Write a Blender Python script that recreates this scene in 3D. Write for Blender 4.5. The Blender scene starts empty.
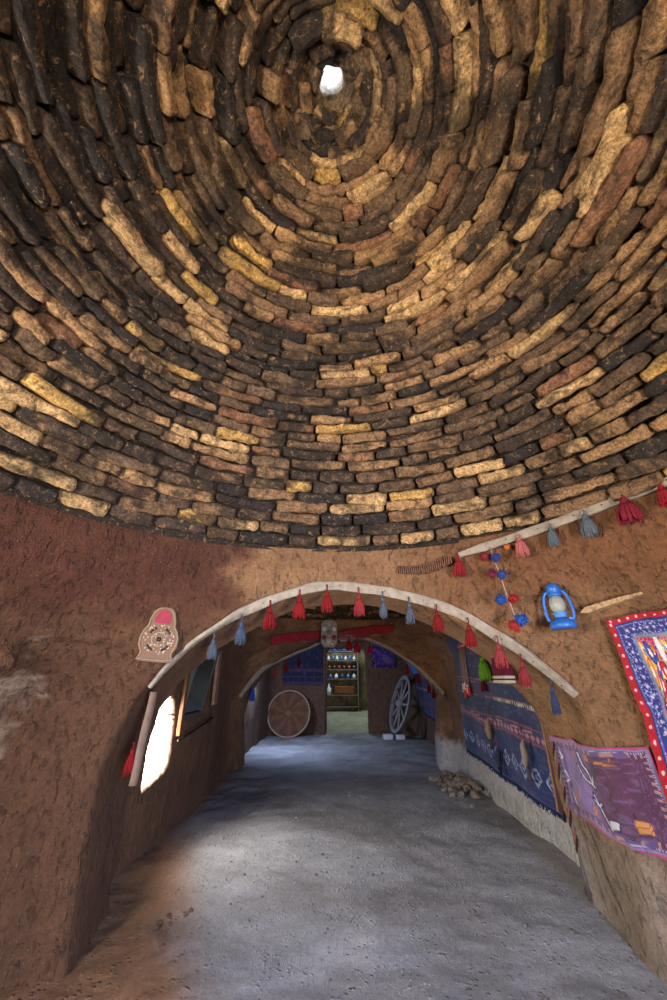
import bpy, math, random
import numpy as np
from mathutils import Vector, Matrix, noise
from mathutils.bvhtree import BVHTree
PI = math.pi
R = random.Random(7)
scene = bpy.context.scene
COL = scene.collection
scene.view_settings.view_transform = 'Standard'
scene.view_settings.look = 'None'
scene.view_settings.exposure = -0.08
scene.view_settings.gamma = 1.0
scene.view_settings.use_curve_mapping = False

# ------------------------------------------------------------------ camera
CAM = Vector((0, 0, 1.6)); PITCH = math.radians(24.8); FPX = 14 / 36 * 1000
cp, sp = math.cos(PITCH), math.sin(PITCH)
cd = bpy.data.cameras.new('camera'); cam = bpy.data.objects.new('camera', cd); COL.objects.link(cam)
cam.location = CAM; cam.rotation_euler = (PI / 2 + PITCH, 0, 0)
cd.sensor_fit = 'VERTICAL'; cd.sensor_height = 36; cd.sensor_width = 24; cd.lens = 14; cd.clip_start = 0.02
scene.camera = cam

def sight(px, py):
    x, y = px - 333.5, 500 - py
    return Vector((x, FPX * cp - y * sp, FPX * sp + y * cp)).normalized()
def on_plane(px, py, F):
    d = sight(px, py); return CAM + d * (F / d.y)
def ground(px, py, z=0.0):
    d = sight(px, py); return CAM + d * ((z - CAM.z) / d.z)

# ------------------------------------------------------------------ small maths
def lin(c):
    return tuple((v / 12.92 if v <= .04045 else ((v + .055) / 1.055) ** 2.4) for v in [q / 255 for q in c])
def mix(a, b, t):
    t = max(0., min(1., t)); return tuple(x + (y - x) * t for x, y in zip(a, b))
def ss(a, b, x):
    t = max(0., min(1., (x - a) / (b - a))); return t * t * (3 - 2 * t)
def fbm(p, o=4, h=.9):
    return noise.fractal(Vector(p), h, 2.0, o)

# ------------------------------------------------------------------ materials
def new_mat(name):
    m = bpy.data.materials.new(name); m.use_nodes = True
    nt = m.node_tree; b = nt.nodes['Principled BSDF']
    b.inputs['Specular IOR Level'].default_value = .25
    return m, nt, b
def nd(nt, t, **kw):
    n = nt.nodes.new(t)
    for k, v in kw.items():
        if k in n.inputs: n.inputs[k].default_value = v
        else: setattr(n, k, v)
    return n
def ramp(nt, src, stops):
    r = nt.nodes.new('ShaderNodeValToRGB')
    while len(r.color_ramp.elements) < len(stops): r.color_ramp.elements.new(.5)
    for e, (p, c) in zip(r.color_ramp.elements, stops):
        e.position = p; e.color = (c if len(c) == 4 else (*c, 1)) if isinstance(c, tuple) else (c, c, c, 1)
    nt.links.new(src, r.inputs[0]); return r.outputs[0]
def mixc(nt, a, b, fac, mode='MIX'):
    m = nt.nodes.new('ShaderNodeMix'); m.data_type = 'RGBA'; m.blend_type = mode
    for s, v in ((0, fac), (6, a), (7, b)):
        if hasattr(v, 'links') or hasattr(v, 'is_linked'): nt.links.new(v, m.inputs[s])
        else: m.inputs[s].default_value = v if s == 0 else (*v, 1)[:4]
    return m.outputs[2]
def mth(nt, op, a, b=None):
    m = nt.nodes.new('ShaderNodeMath'); m.operation = op
    for s, v in ((0, a), (1, b)):
        if v is None: continue
        if hasattr(v, 'is_linked'): nt.links.new(v, m.inputs[s])
        else: m.inputs[s].default_value = v
    return m.outputs[0]
def bump(nt, b, h, dist=.02, strength=.8):
    n = nd(nt, 'ShaderNodeBump', Strength=strength, Distance=dist)
    nt.links.new(h, n.inputs['Height']); nt.links.new(n.outputs[0], b.inputs['Normal'])
def pos(nt):
    return nd(nt, 'ShaderNodeNewGeometry').outputs['Position']
def noi(nt, scale, detail=5., rough=.6, vec=None, dist=0.):
    n = nd(nt, 'ShaderNodeTexNoise', Scale=scale, Detail=detail, Roughness=rough, Distortion=dist)
    if vec is not None: nt.links.new(vec, n.inputs['Vector'])
    return n.outputs['Fac']

def plain(name, rgb, rough=.8, metal=0., var=.25, scale=40., bmp=0., spec=.25):
    m, nt, b = new_mat(name); c = lin(rgb)
    tc = nd(nt, 'ShaderNodeTexCoord').outputs['Object']
    n = noi(nt, scale, 4., .6, tc)
    f = ramp(nt, n, [(.3, 1 - var), (.7, 1 + var * .4)])
    nt.links.new(mixc(nt, c, f, 1., 'MULTIPLY'), b.inputs['Base Color'])
    b.inputs['Roughness'].default_value = rough; b.inputs['Metallic'].default_value = metal
    b.inputs['Specular IOR Level'].default_value = spec
    if bmp: bump(nt, b, n, bmp, .6)
    return m

def mat_plaster():
    m, nt, b = new_mat('mud_plaster'); P = pos(nt)
    a = nd(nt, 'ShaderNodeAttribute', attribute_name='col').outputs['Color']
    n1 = noi(nt, 5., 6., .65, P); n2 = noi(nt, 38., 6., .7, P); n3 = noi(nt, 140., 3., .6, P)
    mp = nd(nt, 'ShaderNodeMapping'); mp.inputs['Scale'].default_value = (1, 1, .45); nt.links.new(P, mp.inputs[0])
    wv = noi(nt, 9., 4., .7, mp.outputs[0], 1.2)
    pits = ramp(nt, noi(nt, 26., 3., .55, mp.outputs[0], .8), [(.32, 0.), (.45, 1.)])
    c = mixc(nt, a, ramp(nt, n1, [(.25, .72), (.75, 1.22)]), 1., 'MULTIPLY')
    c = mixc(nt, c, ramp(nt, n2, [(.3, .70), (.7, 1.2)]), 1., 'MULTIPLY')
    c = mixc(nt, c, ramp(nt, pits, [(0., .68), (1., 1.)]), 1., 'MULTIPLY')
    fl = ramp(nt, noi(nt, 95., 2., .5, P), [(.68, 0.), (.74, 1.)])
    c = mixc(nt, c, mixc(nt, c, (.45, .36, .26), .3), fl)
    nt.links.new(c, b.inputs['Base Color']); b.inputs['Roughness'].default_value = .95
    h = mth(nt, 'ADD', mth(nt, 'MULTIPLY', wv, 1.3), mth(nt, 'ADD', mth(nt, 'MULTIPLY', n2, .8), mth(nt, 'MULTIPLY', pits, .55)))
    h = mth(nt, 'ADD', h, mth(nt, 'MULTIPLY', n3, .2))
    bump(nt, b, h, .03, .95); return m
def mat_brick():
    m, nt, b = new_mat('old_brick'); P = pos(nt)
    a = nd(nt, 'ShaderNodeAttribute', attribute_name='col').outputs['Color']
    n1 = noi(nt, 14., 8., .75, P, .3); n2 = noi(nt, 60., 6., .75, P); n3 = noi(nt, 190., 3., .7, P)
    c = mixc(nt, a, ramp(nt, n1, [(.32, .5), (.68, 1.4)]), 1., 'MULTIPLY')
    c = mixc(nt, c, ramp(nt, n2, [(.36, .4), (.66, 1.75)]), 1., 'MULTIPLY')
    soot = ramp(nt, noi(nt, 9., 8., .8, P, .8), [(.52, 0.), (.60, .8)])
    c = mixc(nt, c, lin((50, 42, 36)), soot)
    och = ramp(nt, noi(nt, 21., 7., .78, P, .5), [(.56, 0.), (.64, .75)])
    c = mixc(nt, c, lin((170, 132, 90)), och)
    mort = ramp(nt, noi(nt, 46., 5., .75, P, .5), [(.62, 0.), (.68, .8)])
    c = mixc(nt, c, lin((186, 160, 130)), mort)
    nt.links.new(c, b.inputs['Base Color']); b.inputs['Roughness'].default_value = .85
    h = mth(nt, 'ADD', mth(nt, 'MULTIPLY', n1, 1.2), mth(nt, 'ADD', mth(nt, 'MULTIPLY', n2, .7), mth(nt, 'MULTIPLY', n3, .2)))
    bump(nt, b, h, .035, 1.); return m
def mat_floor():
    m, nt, b = new_mat('packed_earth'); P = pos(nt)
    a = nd(nt, 'ShaderNodeAttribute', attribute_name='col').outputs['Color']
    n1 = noi(nt, 2.2, 6., .6, P); n2 = noi(nt, 26., 6., .7, P); n3 = noi(nt, 110., 4., .65, P)
    vo = nd(nt, 'ShaderNodeTexVoronoi', Scale=26., Randomness=1.); nt.links.new(P, vo.inputs['Vector'])
    lump = mth(nt, 'MULTIPLY', ramp(nt, vo.outputs['Distance'], [(.0, 1.), (.34, 0.)]), ramp(nt, noi(nt, 4., 4., .6, P), [(.47, 0.), (.6, 1.)]))
    c = mixc(nt, a, ramp(nt, n1, [(.3, .78), (.7, 1.2)]), 1., 'MULTIPLY')
    c = mixc(nt, c, ramp(nt, n2, [(.3, .82), (.7, 1.15)]), 1., 'MULTIPLY')
    nt.links.new(c, b.inputs['Base Color']); b.inputs['Roughness'].default_value = .95
    h = mth(nt, 'ADD', mth(nt, 'MULTIPLY', n2, .45), mth(nt, 'ADD', mth(nt, 'MULTIPLY', n3, .3), mth(nt, 'MULTIPLY', lump, .9)))
    bump(nt, b, h, .032, 1.); return m
def mat_cloth(name='woven_wool'):
    m, nt, b = new_mat(name)
    a = nd(nt, 'ShaderNodeAttribute', attribute_name='col').outputs['Color']
    tc = nd(nt, 'ShaderNodeTexCoord').outputs['Object']
    n = noi(nt, 220., 2., .5, tc); n2 = noi(nt, 9., 4., .6, tc)
    c = mixc(nt, a, ramp(nt, n, [(.3, .72), (.7, 1.22)]), 1., 'MULTIPLY')
    c = mixc(nt, c, ramp(nt, n2, [(.3, .8), (.7, 1.15)]), 1., 'MULTIPLY')
    nt.links.new(c, b.inputs['Base Color']); b.inputs['Roughness'].default_value = .95
    b.inputs['Sheen Weight'].default_value = .15
    bump(nt, b, n, .004, .5); return m

M_PL, M_BR, M_FL, M_CL = mat_plaster(), mat_brick(), mat_floor(), mat_cloth()
_mc = {}
def wool(rgb):
    k = tuple(rgb)
    if k not in _mc: _mc[k] = plain('wool', rgb, .95, var=.35, scale=120., spec=.1)
    return _mc[k]

# ------------------------------------------------------------------ mesh helpers
def ob(name, verts, faces, mat, parent=None, smooth=True, cols=None, mats=None):
    me = bpy.data.meshes.new(name); me.from_pydata([tuple(v) for v in verts], [], faces)
    if mat: me.materials.append(mat)
    if smooth: me.polygons.foreach_set('use_smooth', [True] * len(me.polygons))
    if cols is not None:
        at = me.color_attributes.new('col', 'FLOAT_COLOR', 'POINT')
        arr = np.ones((len(verts), 4), np.float32); arr[:, :3] = np.asarray(cols, np.float32)
        at.data.foreach_set('color', arr.ravel())
    me.update()
    o = bpy.data.objects.new(name, me); COL.objects.link(o)
    if parent is not None: o.parent = parent
    return o
class MB:
    def __init__(s): s.v = []; s.f = []
    def add(s, v, f):
        n = len(s.v); s.v += [Vector(q) for q in v]; s.f += [tuple(i + n for i in q) for q in f]; return s
    def box(s, c, d, rot=None, taper=1.0, bev=.12):
        hx, hy, hz = [q / 2 for q in d]; b = min(d) * bev
        V = []
        for sz, hz_ in ((-1, hz), (-1, hz - b), (1, hz - b), (1, hz)):
            ins = b if hz_ == hz else 0
            k = taper if sz > 0 else 1
            z = sz * hz_
            for (x, y) in ((-hx + ins + b * (not ins), -hy + ins), (hx - ins - b * (not ins), -hy + ins), (hx - ins, -hy + ins + b * (not ins)), (hx - ins, hy - ins - b * (not ins)),
                           (hx - ins - b * (not ins), hy - ins), (-hx + ins + b * (not ins), hy - ins), (-hx + ins, hy - ins - b * (not ins)), (-hx + ins, -hy + ins + b * (not ins))):
                V.append(Vector((x * k, y * k, z)))
        F = [tuple(range(7, -1, -1)), tuple(range(24, 32))]
        for r_ in range(3):
            for i in range(8): F.append((r_ * 8 + i, r_ * 8 + (i + 1) % 8, r_ * 8 + 8 + (i + 1) % 8, r_ * 8 + 8 + i))
        m = rot if rot is not None else Matrix.Identity(3)
        return s.add([Vector(c) + m @ v for v in V], F)
    def tube(s, pts, rad, seg=8, cap=True, flat=1.0, up=None):
        pts = [Vector(p) for p in pts]; n = len(pts)
        if not hasattr(rad, '__len__'): rad = [rad] * n
        V = []; F = []; prev = None
        for i, p in enumerate(pts):
            t = (pts[min(i + 1, n - 1)] - pts[max(i - 1, 0)])
            t = t.normalized() if t.length > 1e-9 else Vector((0, 0, 1))
            if up is not None: a = Vector(up)
            elif prev is not None: a = prev
            else: a = Vector((0, 0, 1)) if abs(t.z) < .9 else Vector((1, 0, 0))
            a = (a - t * a.dot(t)).normalized(); prev = a; c = t.cross(a)
            for k in range(seg):
                q = 2 * PI * k / seg; V.append(p + (a * math.cos(q) + c * math.sin(q) * flat) * rad[i])
        for i in range(n - 1):
            for k in range(seg):
                F.append((i * seg + k, i * seg + (k + 1) % seg, (i + 1) * seg + (k + 1) % seg, (i + 1) * seg + k))
        if cap: F.append(tuple(range(seg - 1, -1, -1))); F.append(tuple((n - 1) * seg + k for k in range(seg)))
        return s.add(V, F)
    def lathe(s, prof, seg=24, c=(0, 0, 0), m=None, closed=False):
        V = []; F = []; n = len(prof); m = m or Matrix.Identity(3)
        for r_, z in prof:
            for k in range(seg):
                q = 2 * PI * k / seg; V.append(Vector(c) + m @ Vector((r_ * math.cos(q), r_ * math.sin(q), z)))
        for i in range(n if closed else n - 1):
            j = (i + 1) % n
            for k in range(seg): F.append((i * seg + k, i * seg + (k + 1) % seg, j * seg + (k + 1) % seg, j * seg + k))
        if not closed:
            if prof[0][0] > 1e-6: F.append(tuple(range(seg - 1, -1, -1)))
            if prof[-1][0] > 1e-6: F.append(tuple((n - 1) * seg + k for k in range(seg)))
        return s.add(V, F)
    def ball(s, c, r, sc=(1, 1, 1), seg=10, rings=7, jit=0.):
        V = []; F = []
        for i in range(rings + 1):
            th = PI * i / rings
            for k in range(seg):
                q = 2 * PI * k / seg; d = Vector((math.sin(th) * math.cos(q), math.sin(th) * math.sin(q), math.cos(th)))
                kk = r * (1 + jit * noise.noise(d * 2.3 + Vector(c) * 31))
                V.append(Vector(c) + Vector((d.x * sc[0], d.y * sc[1], d.z * sc[2])) * kk)
        for i in range(rings):
            for k in range(seg): F.append((i * seg + k, (i + 1) * seg + k, (i + 1) * seg + (k + 1) % seg, i * seg + (k + 1) % seg))
        return s.add(V, F)
    def prism(s, poly, y0, y1):
        n = len(poly)
        V = [(x, y0, z) for x, z in poly] + [(x, y1, z) for x, z in poly]
        F = [tuple(range(n)), tuple(range(2 * n - 1, n - 1, -1))] + [(i, i + n, (i + 1) % n + n, (i + 1) % n) for i in range(n)]
        return s.add(V, F)
    def build(s, name, mat, parent=None, smooth=True, **k): return ob(name, s.v, s.f, mat, parent, smooth, **k)
def tag(o, label=None, cat=None, group=None, kind=None):
    if label: o['label'] = label
    if cat: o['category'] = cat
    if group: o['group'] = group
    if kind: o['kind'] = kind
    return o
def thing(name, label, cat, mtx, group=None):
    o = bpy.data.objects.new(name, None); COL.objects.link(o); o.empty_display_size = .05
    o.matrix_world = mtx if isinstance(mtx, Matrix) else Matrix.Translation(Vector(mtx))
    return tag(o, label, cat, group)

# ------------------------------------------------------------------ room shells
class Room:
    def __init__(s, cx, cy, a, b, n, zs, rt, z0=1.1): s.cx, s.cy, s.a, s.b, s.n, s.zs, s.rt, s.z0 = cx, cy, a, b, n, zs, rt, z0
    def rad(s, th, z):
        lo = ((abs(math.sin(th)) / s.a) ** s.n + (abs(math.cos(th)) / s.b) ** s.n) ** (-1 / s.n)
        return lo + (s.rt - lo) * ss(s.z0, s.zs, z)
    def S(s, th, z):
        r = s.rad(th, z); return Vector((s.cx + r * math.sin(th), s.cy + r * math.cos(th), z))
    def th(s, p): return math.atan2(p.x - s.cx, p.y - s.cy)
    def hit(s, px, py):
        d = sight(px, py); lo = 0.; t = .05
        f = lambda t: (lambda p: math.hypot(p.x - s.cx, p.y - s.cy) - s.rad(s.th(p), p.z))(CAM + d * t)
        while t < 30 and f(t) < 0: lo = t; t += .05
        hi = t
        for _ in range(30):
            m = (lo + hi) / 2
            if f(m) < 0: lo = m
            else: hi = m
        return CAM + d * hi
R1 = Room(0, 1.0, 2.40, 2.30, 6, 2.64, 2.30)
R2 = Room(.2, 6.6, 2.12, 2.50, 9, 2.80, 2.25, 1.9)
R3 = Room(.3, 12.1, 2.40, 2.40, 9, 2.80, 2.35, 1.8)
R4 = Room(.6, 17.3, 2.2, 2.2, 9, 2.9, 2.15, 1.5)

def resample(pts, n):
    pts = [Vector(p) for p in pts]; L = [0.]
    for a, b in zip(pts, pts[1:]): L.append(L[-1] + (b - a).length)
    out = []; j = 0
    for i in range(n):
        d = L[-1] * i / (n - 1)
        while j < len(L) - 2 and L[j + 1] < d: j += 1
        t = (d - L[j]) / max(1e-9, L[j + 1] - L[j]); out.append(pts[j].lerp(pts[j + 1], t))
    return out
def smooth_line(p, k=2):
    p = [q.copy() for q in p]
    for _ in range(k):
        q = [v.copy() for v in p]
        for i in range(1, len(p) - 1): p[i] = q[i] * .5 + (q[i - 1] + q[i + 1]) * .25
    return p
def outer(room, A, thL, thR, zc):
    """partner of each arris point on the outer border of its half room: left upright, springing ring, right upright"""
    n = len(A); out = []
    k0 = next(i for i, p in enumerate(A) if p.z >= zc); k1 = n - 1 - next(i for i, p in enumerate(reversed(A)) if p.z >= zc)
    for i in range(n):
        if i <= k0: out.append((thL, room.zs * i / k0))
        elif i >= k1: out.append((thR, room.zs * (n - 1 - i) / (n - 1 - k1)))
        else: out.append((thL + (thR - thL) * (i - k0) / (k1 - k0), room.zs))
    return out
def half(room, A, thL, thR, zc, M, rear=False, pw=1.35):
    """rows from outer border to the arris A, lying on the room's wall surface"""
    O = outer(room, A, thL, thR, zc); rows = []
    tA = []
    for p in A:
        t = room.th(p)
        if rear and t < 0: t += 2 * PI
        tA.append(t)
    for j in range(M + 1):
        v = (1 - j / M) ** pw; row = []          # v = 1 outer, 0 arris
        for i, p in enumerate(A):
            th = tA[i] + (O[i][0] - tA[i]) * v; z = p.z + (O[i][1] - p.z) * v
            q = room.S(th, z) + (p - room.S(tA[i], p.z)) * (1 - v) ** 3
            row.append(q)
        rows.append(row)
    return rows

N1 = 230
front1 = [(59, 1000), (64, 960), (75, 890), (90, 805), (99, 765), (128, 715), (155, 674), (195, 642), (240, 614), (290, 595), (333, 589), (385, 593), (430, 606), (475, 627), (520, 653), (558, 683), (584, 712), (606, 752), (622, 805), (640, 862), (660, 945), (667, 985)]
back1 = [(104, 940), (108, 905), (126, 789), (142, 740), (163, 706), (189, 675), (213, 654), (240, 635), (270, 618), (300, 608), (333, 604), (375, 607), (420, 622), (455, 641), (480, 656), (505, 676), (530, 703), (544, 730), (556, 790), (572, 840), (588, 900), (596, 930)]
def to_floor(P):
    P = [Vector(p) for p in P]
    P[0].z = 0; P[-1].z = 0
    for p in P: p.z = max(0, p.z)
    return P
A1 = smooth_line(resample(to_floor([R1.hit(*p) for p in front1]), N1), 6)
B1 = smooth_line(resample(to_floor([on_plane(*p, 4.1) for p in back1]), N1), 6)
front2 = [(237, 776), (236, 735), (236, 712), (241, 696), (262, 668), (290, 653), (318, 640), (338, 634), (360, 637), (390, 647), (415, 663), (432, 680), (441, 697), (440, 720), (441, 745), (442, 775)]
A2 = smooth_line(resample(to_floor([on_plane(*p, 9.1) for p in front2]), 120), 3)
c2 = Vector((.25, 0, 0))
B2 = [Vector(((p.x - .25) * 1.0 + .29, 9.75, p.z * .99)) for p in A2]
d3 = [(-.27, 0), (-.27, 2.4), (-.24, 2.56), (-.16, 2.6), (.98, 2.6), (1.06, 2.55), (1.09, 2.3), (1.13, 0)]
A3 = smooth_line(resample([Vector((x, 14.5, z)) for x, z in d3], 90), 1)
B3 = [Vector((p.x + (.04 if p.x < .4 else .06), 15.1, p.z)) for p in A3]

def bulge(p):
    return .035 * fbm(p * .9) + .012 * fbm(p * 5.) + .004 * fbm(p * 17.)
def make_shell(rows, colfun, disp, holes=()):
    """grid of rows -> displaced verts, faces, colours; holes: polygon in (y,z) or (x,z) cut through the wall and given a reveal"""
    M = len(rows); n = len(rows[0])
    g = np.array([[tuple(p) for p in r] for r in rows])
    du = np.gradient(g, axis=1); dv = np.gradient(g, axis=0)
    nr = np.cross(du, dv); nr /= (np.linalg.norm(nr, axis=2, keepdims=True) + 1e-9)
    V = []
    for j in range(M):
        for i in range(n):
            p = Vector(g[j, i]); q = p + Vector(nr[j, i]) * disp(p)
            if p.z < .001: q.z = -.03
            V.append(q)
    faces = [(j * n + i, j * n + i + 1, (j + 1) * n + i + 1, (j + 1) * n + i) for j in range(M - 1) for i in range(n - 1)]
    cols = [colfun(v) for v in V]
    for (ax, cond, poly, push) in holes:
        m = len(poly)
        def inside(u, w):
            c = False
            for k in range(m):
                (x1, y1), (x2, y2) = poly[k], poly[(k + 1) % m]
                if (y1 > w) != (y2 > w) and u < (x2 - x1) * (w - y1) / (y2 - y1) + x1: c = not c
            return c
        ins = {i for i, v in enumerate(V) if cond(v) and inside(v[ax], v.z)}
        faces = [f for f in faces if not all(i in ins for i in f)]
        used = {i for f in faces for i in f}
        for i in ins & used:
            u, w = V[i][ax], V[i].z; best = None
            for k in range(m):
                a = Vector(poly[k]); b = Vector(poly[(k + 1) % m]); d = b - a
                t = max(0, min(1, (Vector((u, w)) - a).dot(d) / d.dot(d))); q = a + d * t
                dd = (q - Vector((u, w))).length
                if best is None or dd < best[0]: best = (dd, q)
            V[i][ax] = best[1].x; V[i].z = best[1].y
        cnt = {}
        for f in faces:
            for a, b in zip(f, f[1:] + f[:1]): cnt.setdefault((min(a, b), max(a, b)), []).append((a, b))
        rim = [e[0] for k, e in cnt.items() if len(e) == 1 and k[0] in ins and k[1] in ins]
        lay = {}
        steps = 8
        ids = {i for e in rim for i in e}
        cen = sum((V[i] for i in ids), Vector()) / max(1, len(ids))
        for i in ids:
            lay[i] = [i]
            for s_ in range(1, steps + 1):
                t = s_ / steps
                off = V[i] - cen; off[1 - ax] = 0
                p = V[i] + Vector(push) * t + off * (-.18 * t)
                p += Vector((fbm(p * 9), fbm(p * 9 + Vector((7, 0, 0))), fbm(p * 9 + Vector((0, 9, 0))))) * .012
                lay[i].append(len(V)); V.append(p); cols.append(lin((190, 176, 158)))
        for a, b in rim:
            for s_ in range(steps): faces.append((lay[b][s_], lay[a][s_], lay[a][s_ + 1], lay[b][s_ + 1]))
    return V, faces, cols
def soften(rows, at, w=2, k=2):
    for _ in range(k):
        for a in at:
            new = {}
            for j in range(max(1, a - w), min(len(rows) - 1, a + w + 1)):
                new[j] = [rows[j][i] * .5 + (rows[j - 1][i] + rows[j + 1][i]) * .25 for i in range(len(rows[j]))]
            for j, r_ in new.items(): rows[j] = r_
    return rows

GP = R1.hit(4, 700)                                    # patch of fallen grey render on the near left corner
HOLE = R1.hit(0, 650); CRK = [R1.hit(*q) for q in ((34, 634), (52, 631), (74, 638), (98, 637), (118, 642))]
def patch_d(p):
    d = (p - GP); return math.sqrt(d.x ** 2 + d.y ** 2 + (d.z * .55) ** 2) + .16 * fbm(p * 4.5) + .05 * fbm(p * 14)
def crack_d(p):
    best = 9
    for a, b in zip(CRK, CRK[1:]):
        e = b - a; t = max(0, min(1, (p - a).dot(e) / e.dot(e))); best = min(best, (p - a - e * t).length)
    return best + .012 * noise.noise(p * 16)
def col_w1(p):
    n = fbm(p * 1.3); n2 = fbm(p * 4 + Vector((5, 1, 2)))
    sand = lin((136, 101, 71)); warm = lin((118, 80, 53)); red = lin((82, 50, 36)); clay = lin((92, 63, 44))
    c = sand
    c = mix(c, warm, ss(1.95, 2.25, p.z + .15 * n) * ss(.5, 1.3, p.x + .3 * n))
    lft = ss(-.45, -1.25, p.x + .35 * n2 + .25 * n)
    c = mix(c, clay, lft)  # reddish earth, darkened further to paint the dim light on the left
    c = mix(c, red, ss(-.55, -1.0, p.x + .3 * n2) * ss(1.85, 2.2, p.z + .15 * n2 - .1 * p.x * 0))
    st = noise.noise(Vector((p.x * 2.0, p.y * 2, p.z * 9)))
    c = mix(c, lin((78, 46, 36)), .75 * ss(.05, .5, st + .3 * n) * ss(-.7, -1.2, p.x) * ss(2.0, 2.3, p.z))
    c = mix(c, mix(lin((146, 124, 104)), lin((104, 84, 68)), ss(-.2, .4, n2 + .5 * noise.noise(p * 14))), ss(.24, .19, patch_d(p)))
    c = mix(c, lin((44, 30, 26)), .85 * ss(.022, .006, crack_d(p)))
    c = mix(c, lin((140, 128, 116)), .8 * ss(1.0, .25, p.z + .15 * n) * ss(.5, 1.5, p.x))
    return c
def disp1(p):
    r_ = bulge(p) * -1
    if p.x < -1.2:
        r_ += (.03 + .05 * fbm(p * 7.)) * ss(.25, .17, patch_d(p))
        r_ -= .22 * ss(.10, .03, (p - HOLE).length + .03 * noise.noise(p * 11)) + .03 * ss(.05, .01, crack_d(p))
    return r_
sgn = -1
def col_in(p):
    n = fbm(p * 1.1); n2 = fbm(p * 4)
    c = mix(lin((140, 102, 72)), lin((112, 82, 60)), ss(-.3, .5, n))
    c = mix(c, lin((96, 66, 48)), ss(.1, .6, n2) * .6)
    c = mix(c, lin((196, 195, 194)), .8 * ss(.62, .45, p.z + .12 * n2) * ss(1.4, 1.9, p.x))
    c = mix(c, lin((96, 68, 48)), .8 * ss(-1.2, -1.8, p.x) * ss(9.2, 8.0, p.y))
    if p.y > 9.2: c = mix(c, lin((104, 78, 62)), ss(9.3, 10, p.y))
    if p.y > 15: c = mix(c, lin((150, 128, 84)), ss(15, 15.3, p.y))
    return c
def col_a(p):
    if p.y < 3.45: return col_w1(p)
    if p.y < 4.2: return mix(col_w1(p), col_in(p), ss(3.6, 4.3, p.y) * .55)
    return col_in(p)

def sof(A, B, K):
    return [[a.lerp(b, (j + 1) / (K + 1)) for a, b in zip(A, B)] for j in range(K)]
deg = math.radians
# near arch wall: front half of the near room, arch underside, rear half of the middle room
rA = half(R1, A1, deg(-112), deg(112), 1.5, 64); iA = len(rA) - 1
rA += sof(A1, B1, 14); iB = len(rA)
rA += list(reversed(half(R2, B1, deg(272), deg(88), 1.3, 52, rear=True)))
rA = soften(rA, (iA, iB), 2, 3)
WIN = [(4.92, .55), (5.62, .66), (5.66, 1.05), (5.62, 1.24), (5.52, 1.38), (5.38, 1.44), (5.2, 1.40), (5.08, 1.28), (4.98, 1.05)]
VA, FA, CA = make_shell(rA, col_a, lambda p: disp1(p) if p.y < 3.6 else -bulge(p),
                        [(1, lambda v: v.x < -1.5 and v.y > 4.3, [(a - .17, b) for a, b in WIN], (-.55, .06, 0))])
# middle arch wall
rB = half(R2, A2, deg(-92), deg(92), 1.3, 46); jA = len(rB) - 1
rB += sof(A2, B2, 8); jB = len(rB)
rB += list(reversed(half(R3, B2, deg(272), deg(88), 1.3, 40, rear=True)))
rB = soften(rB, (jA, jB), 1, 2)
SLOT = [(10.35, .62), (10.75, .66), (10.78, 1.2), (10.7, 1.38), (10.55, 1.44), (10.4, 1.34), (10.33, 1.1)]
VB, FB, CB = make_shell(rB, col_in, lambda p: -bulge(p), [(1, lambda v: v.x < -1.7 and v.y > 10, SLOT, (-.5, .05, 0))])
# far wall with its doorway
rC = half(R3, A3, deg(-92), deg(92), 1.6, 50, pw=1.1); kA = len(rC) - 1
rC += sof(A3, B3, 8)
rC += list(reversed(half(R4, B3, deg(272), deg(88), 1.6, 30, rear=True)))
OV = [(-.645 + .085 * math.cos(q) - .03 * math.sin(q), 1.80 + .15 * math.sin(q)) for q in [2 * PI * k / 14 for k in range(14)]]
VC, FC, CC = make_shell(rC, col_in, lambda p: -bulge(p) * .7, [(0, lambda v: 14.3 < v.y < 14.7, OV, (0.02, .4, .03))])
def grid_wall(room, t0, t1, n, m, skip=None):
    V = []; F = []
    for j in range(m + 1):
        for i in range(n + 1):
            p = room.S(t0 + (t1 - t0) * i / n, room.zs * j / m); d = Vector((p.x - room.cx, p.y - room.cy, 0)).normalized()
            V.append(p + d * bulge(p))
    for j in range(m):
        for i in range(n):
            if skip and skip(t0 + (t1 - t0) * (i + .5) / n, room.zs * (j + .5) / m): continue
            F.append((j * n + i + j, j * n + i + 1 + j, (j + 1) * (n + 1) + i + 1, (j + 1) * (n + 1) + i))
    return V, F
# back of the near room: doorway behind the photographer and a small window high on the left
DOOR = (deg(139), deg(166)); LWIN = (deg(249), deg(262))
def skip(t, z):
    return (DOOR[0] < t < DOOR[1] and z < 2.15)
VD, FD = grid_wall(R1, deg(110), deg(250), 70, 40, skip)
VE, FE = grid_wall(R4, deg(-90), deg(90), 60, 40)
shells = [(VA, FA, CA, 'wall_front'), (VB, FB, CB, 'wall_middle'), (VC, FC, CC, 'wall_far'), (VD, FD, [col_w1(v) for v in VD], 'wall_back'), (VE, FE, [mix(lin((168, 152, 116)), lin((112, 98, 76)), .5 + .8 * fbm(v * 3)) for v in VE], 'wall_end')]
for V, F, C, nme in shells: tag(ob(nme, V, F, M_PL, cols=C), kind='structure')

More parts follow.
